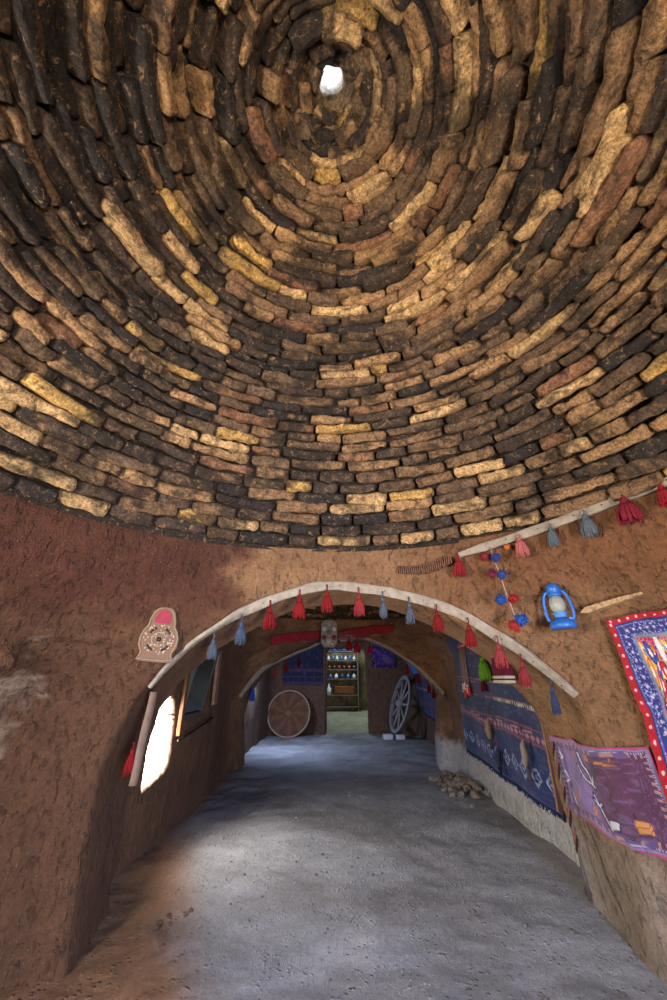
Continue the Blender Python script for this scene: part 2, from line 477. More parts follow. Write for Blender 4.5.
# ------------------------------------------------------------------ brick domes
SIDE = []
def cube_shell(nx, ny, nz):
    idx = {}; V = []; F = []
    def vid(p):
        k = tuple(round(q, 4) for q in p)
        if k not in idx: idx[k] = len(V); V.append(Vector(p))
        return idx[k]
    res = (nx, ny, nz)
    for ax in range(3):
        a, b = [(1, 2), (2, 0), (0, 1)][ax]
        for sgn_ in (-1, 1):
            for i in range(res[a]):
                for j in range(res[b]):
                    q = []
                    for (ii, jj) in ((i, j), (i + 1, j), (i + 1, j + 1), (i, j + 1)):
                        p = [0, 0, 0]; p[ax] = sgn_; p[a] = -1 + 2 * ii / res[a]; p[b] = -1 + 2 * jj / res[b]; q.append(vid(p))
                    F.append(tuple(q if sgn_ > 0 else q[::-1]))
    return V, F
CV, CF = cube_shell(9, 2, 5)
CVn = []
for v in CV:
    n = (abs(v.x) ** 10 + abs(v.y) ** 6 + abs(v.z) ** 6) ** (1 / 8); CVn.append(v / n)
PAL = [((76, 62, 52), 17), ((108, 86, 66), 20), ((140, 108, 78), 20), ((170, 132, 92), 16), ((202, 164, 114), 11), ((200, 158, 92), 4), ((138, 98, 72), 5), ((52, 47, 45), 10)]
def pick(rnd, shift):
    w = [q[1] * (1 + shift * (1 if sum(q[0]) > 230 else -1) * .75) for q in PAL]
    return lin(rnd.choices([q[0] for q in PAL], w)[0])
def prof(w): return 1 - w + .5 * w ** 3 * (1 - w)
SOOT = lin((40, 35, 32))
def dome(name, room, H, rt, t_lo, t_hi, wmax, step0, step1, seed, soot=.0):
    rnd = random.Random(seed); V = []; F = []; C = []
    cx, cy, zs = room.cx, room.cy, room.zs
    # backing of dark mortar
    segs, rings = 96, 40
    wv = [wmax * k / rings for k in range(rings + 1)]
    for w in wv:
        for k in range(segs):
            q = 2 * PI * k / segs; r_ = rt * prof(w) + .055
            if w == 0: r_ = rt - .01
            V.append(Vector((cx + r_ * math.sin(q), cy + r_ * math.cos(q), zs + H * w + (.03 if w else -.02)))); C.append(lin((52, 44, 38)))
    for i in range(rings):
        for k in range(segs): F.append((i * segs + k, i * segs + (k + 1) % segs, (i + 1) * segs + (k + 1) % segs, (i + 1) * segs + k))
    w = .012; course = 0
    while w < wmax:
        r0 = rt * prof(w); z0 = zs + H * w
        dw = .01; dr = (rt * prof(w + dw) - r0); dz = H * dw; L = math.hypot(dr, dz)
        up = (dr / L, dz / L)                              # direction of the slope (radial, vertical)
        th_ = step0 + (step1 - step0) * ss(0, .5, w)
        circ = 2 * PI * r0; a = rnd.random() * 6.28; end = a + 2 * PI
        while a < end - .02:
            ln = rnd.uniform(.2, .5) * (1 - .12 * w); ln = min(ln, r0 * .62); da = ln / r0
            if end - a - da < .12 / r0: da = end - a; ln = da * r0
            am = a + da / 2; a += da
            aw = (am + PI) % (2 * PI) - PI
            if not (t_lo <= aw <= t_hi): continue
            gap = .012 - .006 * ss(.15, .5, w)
            tk = th_ * rnd.uniform(.80, 1.04) * (1 + .12 * ss(.2, .5, w))
            tilt = .62                                      # bed partly follows the slope
            rad = Vector((math.sin(am), math.cos(am), 0)); tan = Vector((math.cos(am), -math.sin(am), 0))
            s_up = rad * up[0] + Vector((0, 0, up[1]))
            nrm = rad * up[1] - Vector((0, 0, up[0]))       # outward from the room
            zz = (s_up * tilt + Vector((0, 0, 1)) * (1 - tilt)).normalized()
            yy = (nrm * tilt + rad * (1 - tilt)); yy = (yy - zz * yy.dot(zz)).normalized()
            ang = rnd.gauss(0, .035); tx = tan * math.cos(ang) + zz * math.sin(ang); zz2 = zz * math.cos(ang) - tan * math.sin(ang)
            depth = .17; pro = rnd.gauss(0, .016 + .012 * ss(.2, .5, w)); tone = rnd.uniform(-.2, .2)
            wob = .3 * th_ * noise.noise(Vector((am * 2.2, course * .35, seed)))
            c = Vector((cx, cy, z0)) + rad * r0 + s_up * (th_ * .5 + wob) + yy * (depth * .5 - .03 + pro)
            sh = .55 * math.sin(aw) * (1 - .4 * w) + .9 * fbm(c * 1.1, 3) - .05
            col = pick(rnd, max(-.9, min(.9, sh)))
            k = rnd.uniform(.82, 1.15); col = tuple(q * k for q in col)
            base = len(V); sd = Vector((rnd.random() * 50, rnd.random() * 50, rnd.random() * 50))
            hx, hy, hz = ln / 2 - gap * .5, depth / 2, max(.02, tk / 2 - .004)
            tw = rnd.uniform(-.15, .15)
            for v in CVn:
                kz = 1 + tw * v.x
                p = c + tx * (v.x * hx) - rad * ((v.x * hx) ** 2 / (2 * r0)) + yy * (v.y * hy) + zz2 * (v.z * hz * kz)
                nn = noise.noise(p * 9 + sd); n2 = noise.noise(p * 28 + sd)
                p += (tx * v.x * .7 + zz2 * v.z - yy * .8) * (nn * .017 + n2 * .015)
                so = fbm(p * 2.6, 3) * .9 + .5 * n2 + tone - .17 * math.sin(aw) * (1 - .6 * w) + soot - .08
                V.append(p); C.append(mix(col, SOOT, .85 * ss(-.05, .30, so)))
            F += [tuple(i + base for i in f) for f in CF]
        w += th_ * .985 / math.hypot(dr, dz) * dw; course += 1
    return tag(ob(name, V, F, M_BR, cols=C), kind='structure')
dome('ceiling', R1, 2.02, 2.30, -PI, PI, .955, .106, .063, 3)
dome('ceiling_middle', R2, 2.0, 2.25, -1.3, 1.3, .5, .10, .09, 4)
dome('ceiling_far', R3, 1.8, 2.35, -1.2, 1.2, .3, .10, .09, 5)
# plain caps that close the further domes
for nme, rm, w0 in (('ceiling_cap_middle', R2, .5), ('ceiling_cap_far', R3, .3)):
    m = MB(); z0 = rm.zs + (2.0 if rm is R2 else 1.8) * w0; r0 = (2.25 if rm is R2 else 2.35) * prof(w0) + .06
    m.lathe([(r0, z0 + .02), (r0 * .6, z0 + .75), (r0 * .25, z0 + 1.2), (0.001, z0 + 1.35)], 48, (rm.cx, rm.cy, 0))
    tag(m.build(nme, M_BR, cols=[lin((70, 56, 44))] * len(m.v)), kind='structure')
# smoke hole chimney: rough stones around the opening
m = MB()
m.lathe([(.34, 4.50), (.16, 4.56), (.085, 4.60), (.075, 4.66), (.08, 4.8), (.11, 4.98), (.3, 5.0)], 20, (-.02, 1.0, 0)); m.f = m.f[:-2]
for v in m.v:
    d = Vector((v.x, v.y - 1.0, 0)); v += d * (.6 * noise.noise(v * 9)) + Vector((0, 0, .02 * noise.noise(v * 9)))
tag(m.build('trim_1', M_BR, cols=[lin((120, 100, 78))] * len(m.v)), kind='structure')
# end room roof open at the top
m = MB(); m.lathe([(2.16, 2.85), (1.6, 3.6), (.45, 4.2)], 40, (R4.cx, R4.cy, 0)); m.f = m.f[:-2]
tag(m.build('ceiling_end', M_BR, cols=[lin((130, 106, 74))] * len(m.v)), kind='structure')

# ------------------------------------------------------------------ floor
def floor_z(x, y):
    p = Vector((x, y, 0)); z = .022 * fbm(p * 1.4) + .007 * fbm(p * 6) + .011 * max(0, noise.noise(p * 15) + .25 * noise.noise(p * 40) - .12)
    return z + .38 * ss(14.9, 18.8, y)
ys = []; y = -1.9
while y < 20: ys.append(y); y += .022 if 2.6 < y < 5.5 else (.045 if y < 9 else .1)
xs = [-2.9 + 6.2 * i / 190 for i in range(191)]
V = []; C = []
for yy in ys:
    for xx in xs:
        V.append((xx, yy, floor_z(xx, yy)))
        n = fbm((xx * .9, yy * .9, 0)); 
        c = mix(lin((154, 152, 154)), lin((132, 128, 128)), ss(-.3, .5, n))
        c = mix(c, lin((138, 102, 74)), ss(.18, -.35, xx + .22 * n - max(-1.7, -.72 - .36 * (yy - 3.17))) * ss(9.5, 7., yy))  # brown earth; its edge also paints in the shade left of the door beam
        if yy > 14.4: c = mix(c, lin((150, 150, 132)), ss(14.4, 15.2, yy))
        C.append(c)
nx = len(xs)
F = [(j * nx + i, j * nx + i + 1, (j + 1) * nx + i + 1, (j + 1) * nx + i) for j in range(len(ys) - 1) for i in range(nx - 1)]
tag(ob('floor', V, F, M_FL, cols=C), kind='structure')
m = MB()
for _ in range(700):
    yy = 2.7 + 6 * R.random() ** 1.7; xx = R.uniform(-1.5, 2.0)
    if xx < -.45 - .36 * (yy - 3.17): continue
    if fbm((xx * 1.5, yy * 1.5, 3)) < -.15 and R.random() < .7: continue
    r_ = R.uniform(.005, .011) * (1.6 if R.random() < .08 else 1)
    m.ball((xx, yy, floor_z(xx, yy) + r_ * .3), r_, (R.uniform(.8, 1.4), R.uniform(.8, 1.4), .75), 6, 4, .5)
tag(m.build('gravel', plain('grit', (112, 106, 102), .95, var=.5, scale=6.), smooth=True), 'small loose grit and pebbles scattered over the earth floor', 'gravel', kind='stuff')

# ------------------------------------------------------------------ lookups on the walls
allV = []; allF = []
for V_, F_, _, _ in shells:
    n = len(allV); allV += [Vector(v) for v in V_]; allF += [tuple(i + n for i in f) for f in F_]
BVH = BVHTree.FromPolygons(allV, allF)
def cast(px, py):
    d = sight(px, py); h = BVH.ray_cast(CAM, d)
    p, nn = h[0], h[1]
    if p is None or (py < 560 and p.y > 3.4): 
        p = R1.hit(px, py); return p, Vector((-p.x, 1.0 - p.y, 0)).normalized()
    if nn.dot(d) > 0: nn = -nn
    return p, nn
def near(p):
    h = BVH.find_nearest(p); nn = h[1]
    return h[0], nn
def frame(px, py, off=.02, flat=True):
    p, nn = cast(px, py)
    # average normal around to be steady against the roughness of the wall
    acc = Vector()
    for dx, dy in ((0, 0), (3, 0), (-3, 0), (0, 3), (0, -3), (2, 2), (-2, -2)): acc += cast(px + dx, py + dy)[1]
    nn = acc.normalized()
    h = Vector((nn.x, nn.y, 0)).normalized() if flat else nn
    Y = -h
    if flat: Z = Vector((0, 0, 1))
    else: Z = (Vector((0, 0, 1)) - Y * Y.z).normalized()
    X = Y.cross(Z)
    o = p + nn * off
    return Matrix(((X.x, Y.x, Z.x, o.x), (X.y, Y.y, Z.y, o.y), (X.z, Y.z, Z.z, o.z), (0, 0, 0, 1)))
def px_size(P):      # metres per picture pixel at a place
    d = P - CAM; depth = d.y * cp + d.z * sp
    return depth / FPX

# ------------------------------------------------------------------ laths
M_LATH = plain('pale_wood', (146, 134, 118), .7, var=.35, scale=18., bmp=.004)
M_LATH2 = plain('weathered_wood', (150, 134, 116), .8, var=.25, scale=18., bmp=.004)
M_NAIL = plain('iron', (60, 52, 46), .5, .7)
LATHPTS = {}
def lath(pix, w, t, label, key, mat, nails=8, end_taper=.7):
    P = []
    for a, b in zip(pix, pix[1:]):
        k = max(2, int(math.hypot(b[0] - a[0], b[1] - a[1]) / 6))
        for i in range(k): P.append((a[0] + (b[0] - a[0]) * i / k, a[1] + (b[1] - a[1]) * i / k))
    P.append(pix[-1])
    pts = []; nn = []
    for q in P:
        p, n_ = cast(*q); d = (p - CAM).normalized(); pts.append(p - d * .035); nn.append(n_)
    pts = smooth_line(pts, 3); nn = [v.normalized() for v in smooth_line(nn, 8)]
    V = []; F = []; n = len(pts)
    base = pts[0].copy()
    o = thing('wooden_lath', label, 'lath', base)
    ring = [(-.5, -.5), (-.5, .3), (-.3, .5), (.3, .5), (.5, .3), (.5, -.5)]
    for i in range(n):
        tg = (pts[min(n - 1, i + 1)] - pts[max(0, i - 1)]).normalized()
        a = (nn[i] - tg * nn[i].dot(tg)).normalized(); s_ = tg.cross(a)
        ww = w * (1 + .22 * noise.noise(pts[i] * 6)) * (end_taper + (1 - end_taper) * min(1, min(i, n - 1 - i) / 4))
        for u, v in ring: V.append(pts[i] - base + s_ * (u * ww) + a * (v * t))
    r_ = len(ring)
    for i in range(n - 1):
        for k in range(r_): F.append((i * r_ + k, i * r_ + (k + 1) % r_, (i + 1) * r_ + (k + 1) % r_, (i + 1) * r_ + k))
    F.append(tuple(range(r_))[::-1]); F.append(tuple((n - 1) * r_ + k for k in range(r_)))
    sl = ob('slat', V, F, mat, o, smooth=False)
    for k in range(nails):
        i = int((k + .5) * n / nails); a = nn[i]
        m = MB(); m.tube([pts[i] - base + a * (t * .4), pts[i] - base + a * (t * .5 + .008)], [.003, .0045], 7)
        m.build('nail', M_NAIL, sl)
    LATHPTS[key] = (pts, nn); return o
arch_l = [(150, 687), (166, 668), (195, 641), (240, 613), (275, 598), (312, 587), (334, 585), (385, 591), (430, 602), (462, 614), (496, 635), (518, 648), (548, 672), (576, 695)]
lath(arch_l, .075, .03, 'long pale wooden lath bent over the edge of the near arch', 'near', M_LATH, 12)
lath([(459, 555), (500, 542), (545, 527), (580, 514), (620, 499), (680, 476)], .062, .028, 'straight pale lath slanting along the foot of the brick dome', 'dome', M_LATH, 7)
lath([(240, 697), (251, 682), (263, 668), (285, 658), (318, 644), (331, 638)], .11, .05, 'grey lath along the left flank of the far arch', 'farl', M_LATH2, 5)
lath([(342, 633), (365, 638), (390, 648), (414, 664), (430, 679), (444, 694)], .11, .05, 'grey lath along the right flank of the far arch', 'farr', M_LATH2, 5)

# ------------------------------------------------------------------ tassels
RED, DRED, PINK, GREY, NAVY, BLUE, GREEN = (114, 25, 26), (90, 20, 24), (134, 50, 54), (74, 82, 92), (50, 62, 88), (40, 74, 150), (92, 134, 34)
def tassel_parts(o, L, wd, rgb, seed, cord=.25):
    rnd = random.Random(seed); mt = wool(rgb)
    m = MB(); m.tube([(0, 0, 0), (.003, 0, -L * cord * .5), (0, 0, -L * cord)], wd * .05 + .0015, 5); m.build('cord', mt, o)
    zk = -L * cord
    m = MB(); m.lathe([(0.001, zk), (wd * .13, zk - L * .02), (wd * .19, zk - L * .07), (wd * .15, zk - L * .12), (wd * .20, zk - L * .14), (wd * .20, zk - L * .17), (.001, zk - L * .19)], 10); m.build('knot', mt, o)
    m = MB(); n = 26
    m.lathe([(wd * .16, zk - L * .15), (wd * .26, zk - L * .35), (wd * .30, -L * .86), (0.001, -L * .88)], 12)
    for k in range(n):
        q = 2 * PI * k / n + rnd.uniform(-.1, .1); e = rnd.uniform(.36, .5) * wd; le = L * rnd.uniform(.92, 1.04)
        c, s_ = math.cos(q), math.sin(q) * .7
        m.tube([(c * wd * .15, s_ * wd * .15, zk - L * .14), (c * wd * .3, s_ * wd * .3, zk - L * .32), (c * e * .92, s_ * e * .92, -L * .72), (c * e, s_ * e, -le)], [wd * .05, wd * .07, wd * .065, wd * .04], 5)
    m.build('fringe', mt, o)
def tassel(px, py, hp, wp, rgb, label, group=None, off=None, name='tassel', key=None, cord=.25):
    """px,py: where its cord meets the lath; hp, wp: height and width as seen"""
    M_ = frame(px, py, .05)
    if key:
        pts, nn = LATHPTS[key]; d = sight(px, py)
        best = min(range(len(pts)), key=lambda i: ((pts[i] - CAM) - d * (pts[i] - CAM).dot(d)).length)
        # hang from the front of the lath
        a = nn[best]; h = Vector((a.x, a.y, 0)).normalized()
        M_.translation = pts[best] + a * .02
        off = .0
    k = px_size(M_.translation); L = hp * k * 1.02; wd = wp * k
    o = thing(name, label, 'tassel', M_, group)
    Yv = Vector((M_[0][1], M_[1][1], 0))
    o.matrix_world = Matrix.Translation(-Yv * (wd * .25)) @ M_
    tassel_parts(o, L, wd, rgb, px * 7 + py, cord); return o
near_t = [(209, 632, 24, 11, GREY, 'grey-blue tassel in front of the standing mirror, lowest on the left of the near arch'),
 (239, 615, 27, 11, (66, 76, 96), 'blue-grey tassel on the near lath, second up from its left end'),
 (271, 601, 27, 13, RED, 'red tassel on the near lath just left of the first red one beside the apex'),
 (300, 592, 27, 13, (118, 27, 27), 'bright red tassel on the near lath above the left red banner end'),
 (329, 587, 26, 12, (120, 29, 30), 'red tassel hanging at the very apex of the near arch'),
 (360, 591, 27, 11, (130, 42, 44), 'pinkish red tassel just right of the near arch apex'),
 (382, 596, 25, 10, (78, 87, 97), 'grey tassel on the near lath directly right of a pinkish red one'),
 (408, 600, 25, 10, (76, 83, 95), 'grey tassel on the near lath directly left of a red one'),
 (437, 608, 26, 11, (110, 27, 27), 'red tassel on the near lath below the dark ribbed belt'),
 (466, 620, 27, 11, (112, 27, 28), 'red tassel on the near lath below the pompom strand'),
 (494, 634, 29, 12, PINK, 'pink tassel on the near lath beside the green hanging tassel'),
 (521, 654, 29, 13, (126, 45, 48), 'pink tassel on the near lath, last before the navy one'),
 (549, 678, 31, 10, NAVY, 'navy tassel at the low right end of the near lath')]
for x, y, h, w, c, l in near_t: tassel(x, y, h, w, c, l, 'tassels along the near arch', key='near')
dome_t = [(461, 555, 22, 12, (128, 34, 40), 'crimson tassel at the left tip of the dome foot lath'),
 (519, 537, 22, 13, (166, 92, 90), 'dusty pink tassel on the dome foot lath'),
 (552, 527, 23, 10, (86, 98, 104), 'thin grey tassel on the dome foot lath beside the dusty pink one'),
 (585, 515, 27, 15, (88, 96, 104), 'bushy grey tassel on the dome foot lath, beside the large crimson one'),
 (626, 500, 29, 22, (114, 32, 46), 'large bushy crimson tassel on the dome foot lath'),
 (664, 485, 26, 14, (130, 32, 40), 'red tassel cut by the frame edge, uppermost on the dome foot lath')]
for x, y, h, w, c, l in dome_t: tassel(x, y, h, w, c, l, 'tassels along the dome foot', key='dome', cord=.15)
far_t = [('farl', 252, 684, 16, 7, (40, 76, 160), 'bright blue tassel lowest on the left lath of the far arch'),
 ('farl', 275, 664, 12, 5, PINK, 'small pink tassel on the left lath of the far arch'),
 ('farl', 287, 658, 12, 5, RED, 'small red tassel beside the pink one on the left far lath'),
 ('farl', 299, 653, 12, 5, DRED, 'small dark red tassel between red and blue ones on the left far lath'),
 ('farl', 311, 648, 12, 5, NAVY, 'small navy tassel highest on the left far lath'),
 ('farr', 348, 636, 14, 7, (150, 26, 34), 'dark red tassel nearest the beaded panel on the right far lath'),
 ('farr', 357, 638, 14, 7, (160, 30, 38), 'red tassel second from the beaded panel on the right far lath'),
 ('farr', 370, 641, 11, 6, (158, 26, 40), 'crimson tassel beside the purple wall rug on the right far lath'),
 ('farr', 408, 660, 12, 5, RED, 'red tassel just above the bright blue cloth on the right far lath'),
 ('farr', 418, 668, 11, 5, DRED, 'dark red tassel to the right of the bright blue cloth'),
 ('farr', 428, 677, 12, 5, DRED, 'dark red tassel second from the low end of the right far lath'),
 ('farr', 436, 686, 12, 5, DRED, 'dark red tassel at the low end of the right far lath')]
for k_, x, y, h, w, c, l in far_t: tassel(x, y, h, w, c, l, 'tassels along the far arch', key=k_)

# ------------------------------------------------------------------ cloths on the walls
def hang(name, label, cat, corners, nu, nv, pat, off=.03, wave=.012, parts=None, thick=.008, sag=0., world=False, seed=0, group=None):
    P = [Vector(c) if world else cast(*c)[0] for c in corners]         # TL TR BR BL
    base = P[3].copy(); V = []; C = []; smoothN = None
    grid = []
    for j in range(nv + 1):
        v = j / nv
        for i in range(nu + 1):
            u = i / nu
            p = P[0].lerp(P[1], u).lerp(P[3].lerp(P[2], u), v)
            p.z -= sag * 4 * u * (1 - u) * (1 - v) * .5
            q, nn = near(p)
            if nn.dot(CAM - q) < 0: nn = -nn
            grid.append((p, q, nn))
    n1 = nu + 1
    def avg(i, j, r_):
        acc = Vector(); an = Vector(); c = 0
        for dj in (-r_, 0, r_):
            for di in (-r_, 0, r_):
                ii, jj = min(nu, max(0, i + di)), min(nv, max(0, j + dj)); g = grid[jj * n1 + ii]; acc += g[1] - g[0]; an += g[2]; c += 1
        return acc / c, an.normalized()
    for j in range(nv + 1):
        for i in range(nu + 1):
            g = grid[j * n1 + i]; dlt, nn = avg(i, j, max(2, nu // 24)); u, v = i / nu, j / nv
            w_ = wave * (math.sin(u * 17 + 2 * math.sin(v * 3 + seed)) * .5 * (.3 + v) + .7 * noise.noise(Vector((u * 4, v * 3, seed))))
            p = g[0] + dlt + nn * (off + w_)
            # never inside the wall
            dd = (p - g[1]).dot(g[2])
            if dd < .012: p += g[2] * (.012 - dd)
            V.append(p - base); C.append(pat(u, v))
    F = [(j * n1 + i, (j + 1) * n1 + i, (j + 1) * n1 + i + 1, j * n1 + i + 1) for j in range(nv) for i in range(nu)]
    o = thing(name, label, cat, base, group)
    c_ = ob('cloth', V, F, M_CL, o, cols=C)
    md = c_.modifiers.new('thickness', 'SOLIDIFY'); md.thickness = thick; md.offset = 0
    def edge(which):
        if which == 'bottom': return [V[nv * n1 + i] for i in range(n1)]
        if which == 'right': return [V[j * n1 + nu] for j in range(nv + 1)]
        if which == 'top': return [V[i] for i in range(n1)]
        return [V[j * n1] for j in range(nv + 1)]
    return o, edge
def fringe(o, pts, L, rgb, every=1, jit=.3, seed=1):
    rnd = random.Random(seed); m = MB()
    for a, b in zip(pts[::every], pts[every::every]):
        for t in (0., .5):
            p = a.lerp(b, t); l = L * rnd.uniform(1 - jit, 1 + jit)
            m.tube([p, p + Vector((rnd.uniform(-.2, .2) * l, rnd.uniform(-.1, .1) * l, -l * .5)), p + Vector((rnd.uniform(-.3, .3) * l, rnd.uniform(-.1, .1) * l, -l))], [.005, .005, .003], 4)
    return m.build('fringe', wool(rgb), o)
def hsh(*a):
    x = math.sin(sum(v * k for v, k in zip(a, (12.9898, 78.233, 37.719)))) * 43758.5453; return x - math.floor(x)

# bright rug on the right
RW, RH = 1.05, 1.55
rb_red, rb_blue, rb_wh = lin((158, 26, 36)), lin((48, 52, 112)), lin((186, 180, 190))
rb_field = lin((176, 40, 66))
BL_ = []
rr = random.Random(12)
for _ in range(150):
    BL_.append((rr.uniform(.26, RW - .2), rr.uniform(.28, RH - .2), rr.uniform(.016, .036), rr.uniform(.07, .2), rr.uniform(-.5, .25), rr.choice([(226, 214, 214), (204, 130, 52), (58, 76, 150), (130, 150, 176), (210, 120, 150), (40, 52, 110), (222, 168, 90), (188, 40, 60)])))
def pat_bright(u, v):
    x, y = u * RW, v * RH; d = min(x, RW - x, y + .02, RH - y); al = y if min(x, RW - x) < min(y + .02, RH - y) else x
    if d < .07:
        s_ = (al / .1) % 1
        return lin((206, 172, 176)) if math.hypot((s_ - .5) * .1, d - .04) < .0135 else rb_red
    if d < .085: return lin((40, 44, 96))
    if d < .22:
        k = (d - .085) / .135; s_ = (al / .075) % 1
        if math.hypot((s_ - .5) * .075, (k - .5) * .135) < .011: return rb_wh
        if math.hypot((s_ - .5) * .075, (k - .5) * .135) < .02 and hsh(round(al * 140), round(d * 140)) > .5: return lin((140, 130, 180))
        if hsh(round(al * 90), round(d * 90)) > .86: return lin((150, 150, 190))
        return rb_blue if abs(k - .5) < .36 else lin((84, 90, 150))
    if d < .245: return lin((120, 128, 140))
    c = rb_field
    h = hsh(round(x * 75), round(y * 75))
    if h > .8: c = lin((204, 110, 140))
    elif h < .16: c = lin((60, 60, 120))
    for bx, by, a, b, r_, cc in BL_:
        dx, dy = x - bx, y - by; ca, sa = math.cos(r_), math.sin(r_)
        p_, q_ = (dx * ca + dy * sa) / a, (-dx * sa + dy * ca) / b
        e = p_ * p_ + q_ * q_
        if e < 1: c = lin(cc) if e < .62 or e > .85 else tuple(q * .35 for q in lin(cc)); 
        if e < .12: c = lin((230, 214, 200))
    return c
o, ed = hang('patterned_rug', 'bright red and blue patchwork rug with dotted border hanging right of the blue lantern', 'rug',
     [(606, 616), (706, 604), (800, 800), (672, 815)], 230, 270, pat_bright, off=.055, wave=.01)
# purple rug below
pw = [(150, 132, 186)]
def seg_d(x, y, pts):
    best = 9
    for (x1, y1), (x2, y2) in zip(pts, pts[1:]):
        dx, dy = x2 - x1, y2 - y1; t = max(0, min(1, ((x - x1) * dx + (y - y1) * dy) / (dx * dx + dy * dy + 1e-9)))
        best = min(best, math.hypot(x - x1 - dx * t, y - y1 - dy * t))
    return best
MOT = [[(.44, .16), (.47, .30), (.53, .38), (.55, .5), (.58, .42)], [(.40, .33), (.43, .45), (.5, .49)], [(.50, .48), (.57, .52)],
       [(.52, .60), (.55, .72), (.59, .66)], [(.49, .66), (.53, .70)], [(.56, .74), (.62, .84), (.60, .92), (.64, .80)],
       [(.10, .20), (.14, .30), (.09, .34)], [(.13, .48), (.17, .58), (.11, .62)], [(.17, .70), (.2, .84)], [(.23, .22), (.3, .36), (.27, .5)], [(.25, .55), (.33, .62), (.3, .74)]]
SQ = [(.33, .2, .022), (.55, .2, .03), (.25, .74, .022), (.47, .80, .022), (.72, .78, .03), (.68, .22, .02)]
def pat_purple(u, v):
    d = min(u * 1.25, (1 - u) * 1.25, v, 1 - v)
    if d < .022: return lin((150, 66, 96))
    if d < .05: return lin((118, 106, 144))
    if d < .135:
        al = u if min(v, 1 - v) < min(u, 1 - u) * 1.25 else v
        s_ = (al * 15) % 1
        if abs(d - .06) < .008 and (al * 40) % 1 < .5: return lin((150, 138, 160))
        if abs(s_ - .5) < .2 and abs(d - .095) < .025: return lin((150, 110, 100))
        return lin((90, 72, 112)) if u < .75 else lin((78, 50, 78))
    c = mix(lin((116, 96, 136)), lin((82, 50, 70)), ss(.45, .66, u + .03 * math.sin(v * 9)))
    if hsh(round(u * 70), round(v * 46)) > .8: c = mix(c, lin((120, 98, 136)), .3)
    for sx, sy, r_ in SQ:
        if abs(u - sx) < r_ and abs(v - sy) < r_ * 1.7: c = lin((172, 120, 66)) if (round(u * 90) + round(v * 60)) % 3 else lin((120, 64, 70))
    for k, mo in enumerate(MOT):
        q = seg_d(u, v, mo)
        if q < (.010 if k < 9 else .015): return lin((190, 184, 190)) if k < 9 else lin((128, 112, 140))
        if q < .03 and k < 6: c = lin((54, 40, 90))
    return c
o, ed = hang('purple_rug', 'faded purple rug with white zigzag figures wrapped on the arch pier below the bright rug', 'rug',
     [(553, 734), (648, 745), (700, 868), (573, 806)], 210, 140, pat_purple, off=.03, wave=.014)
# blue kilim in the middle room
def pat_kilim(u, v):
    x, y = u, v
    c = mix(lin((40, 48, 76)), lin((34, 46, 92)), ss(.5, .9, v))
    if hsh(round(u * 40), round(v * 90)) > .8: c = mix(c, lin((66, 74, 110)), .6)
    s1 = v - .08 + .008 * math.sin(u * 12)
    for a, b, cc in ((.30, .315, (128, 84, 82)), (.33, .337, (150, 100, 84)), (.43, .437, (140, 92, 88)), (.555, .567, (120, 70, 84)), (.58, .585, (168, 128, 120)), (.63, .64, (120, 70, 84)), (.10, .11, (100, 66, 80)), (.2, .206, (100, 66, 80))):
        if a < s1 < b: c = lin(cc)
    if .585 < s1 < .63: c = mix(lin((74, 52, 84)), lin((156, 112, 120)), 1. if (abs(((u * 26) % 1) - .5) + abs((s1 - .607) / .045)) < .42 else 0.)
    if .437 < s1 < .455 and (u * 60) % 1 < .45 and u > .55: c = lin((196, 180, 150))
    if .34 < s1 < .43 and u < .6: c = mix(c, lin((90, 60, 90)), .3)
    if .74 < s1 < .86:
        k = (s1 - .74) / .12; q = (u * 11) % 1
        e = abs(q - .5) + abs(k - .5)
        if .28 < e < .42 or e < .12: c = lin((150, 160, 190)) if hsh(round(u * 160), round(v * 120)) > .25 else c
    if u > .965: c = lin((70, 34, 40))
    if .955 < u < .965: c = lin((150, 110, 80))
    return c
Wx = lambda y_, z_: Vector((near(Vector((2.35, y_, z_)))[0].x, y_, z_))
kil, ed = hang('striped_kilim', 'large navy striped kilim on the side wall beyond the near arch', 'rug',
     [Wx(8.1, 2.35), Wx(4.75, 2.35), Wx(4.85, .36), Wx(7.9, .53)], 170, 120, pat_kilim, off=.035, wave=.02, world=True)
fringe(kil, ed('bottom'), .05, (40, 50, 88), 1, .5, 3)
fringe(kil, ed('right')[30:], .05, (70, 34, 40), 3, .5, 4)
# far room cloths
def pat_far(u, v):
    c = lin((40, 44, 84))
    for a, b, cc in ((.0, .16, (120, 30, 44)), (.38, .43, (150, 110, 110)), (.5, .53, (160, 120, 120)), (.7, .74, (110, 50, 60))):
        if a < v < b: c = lin(cc)
    return c
Wf = lambda y_, z_: Vector((near(Vector((2.7, y_, z_)))[0].x, y_, z_))
o, ed = hang('far_kilim', 'small navy kilim with red top band beside the wooden wheel', 'rug', [Wf(13.9, 1.75), Wf(11.0, 1.75), Wf(11.1, .62), Wf(13.7, .80)], 50, 30, pat_far, off=.03, world=True)
fringe(o, ed('bottom'), .06, (50, 52, 90), 1, .5, 5)
Wb = lambda x_, z_: Vector((x_, near(Vector((x_, 14.5, z_)))[0].y, z_))
def pat_vio(u, v):
    d = min(u, 1 - u, v, 1 - v); c = lin((66, 42, 112)) if d > .12 else lin((48, 34, 84))
    if math.hypot(u - .65, v - .6) < .2: c = lin((104, 70, 110))
    if hsh(round(u * 18), round(v * 14)) > .86: c = lin((120, 92, 140))
    return c
hang('violet_rug', 'small violet rug on the far wall above the wooden wheel', 'rug', [Wb(1.3, 2.72), Wb(2.15, 2.68), Wb(2.15, 1.98), Wb(1.32, 1.98)], 40, 30, pat_vio, off=.03, world=True)
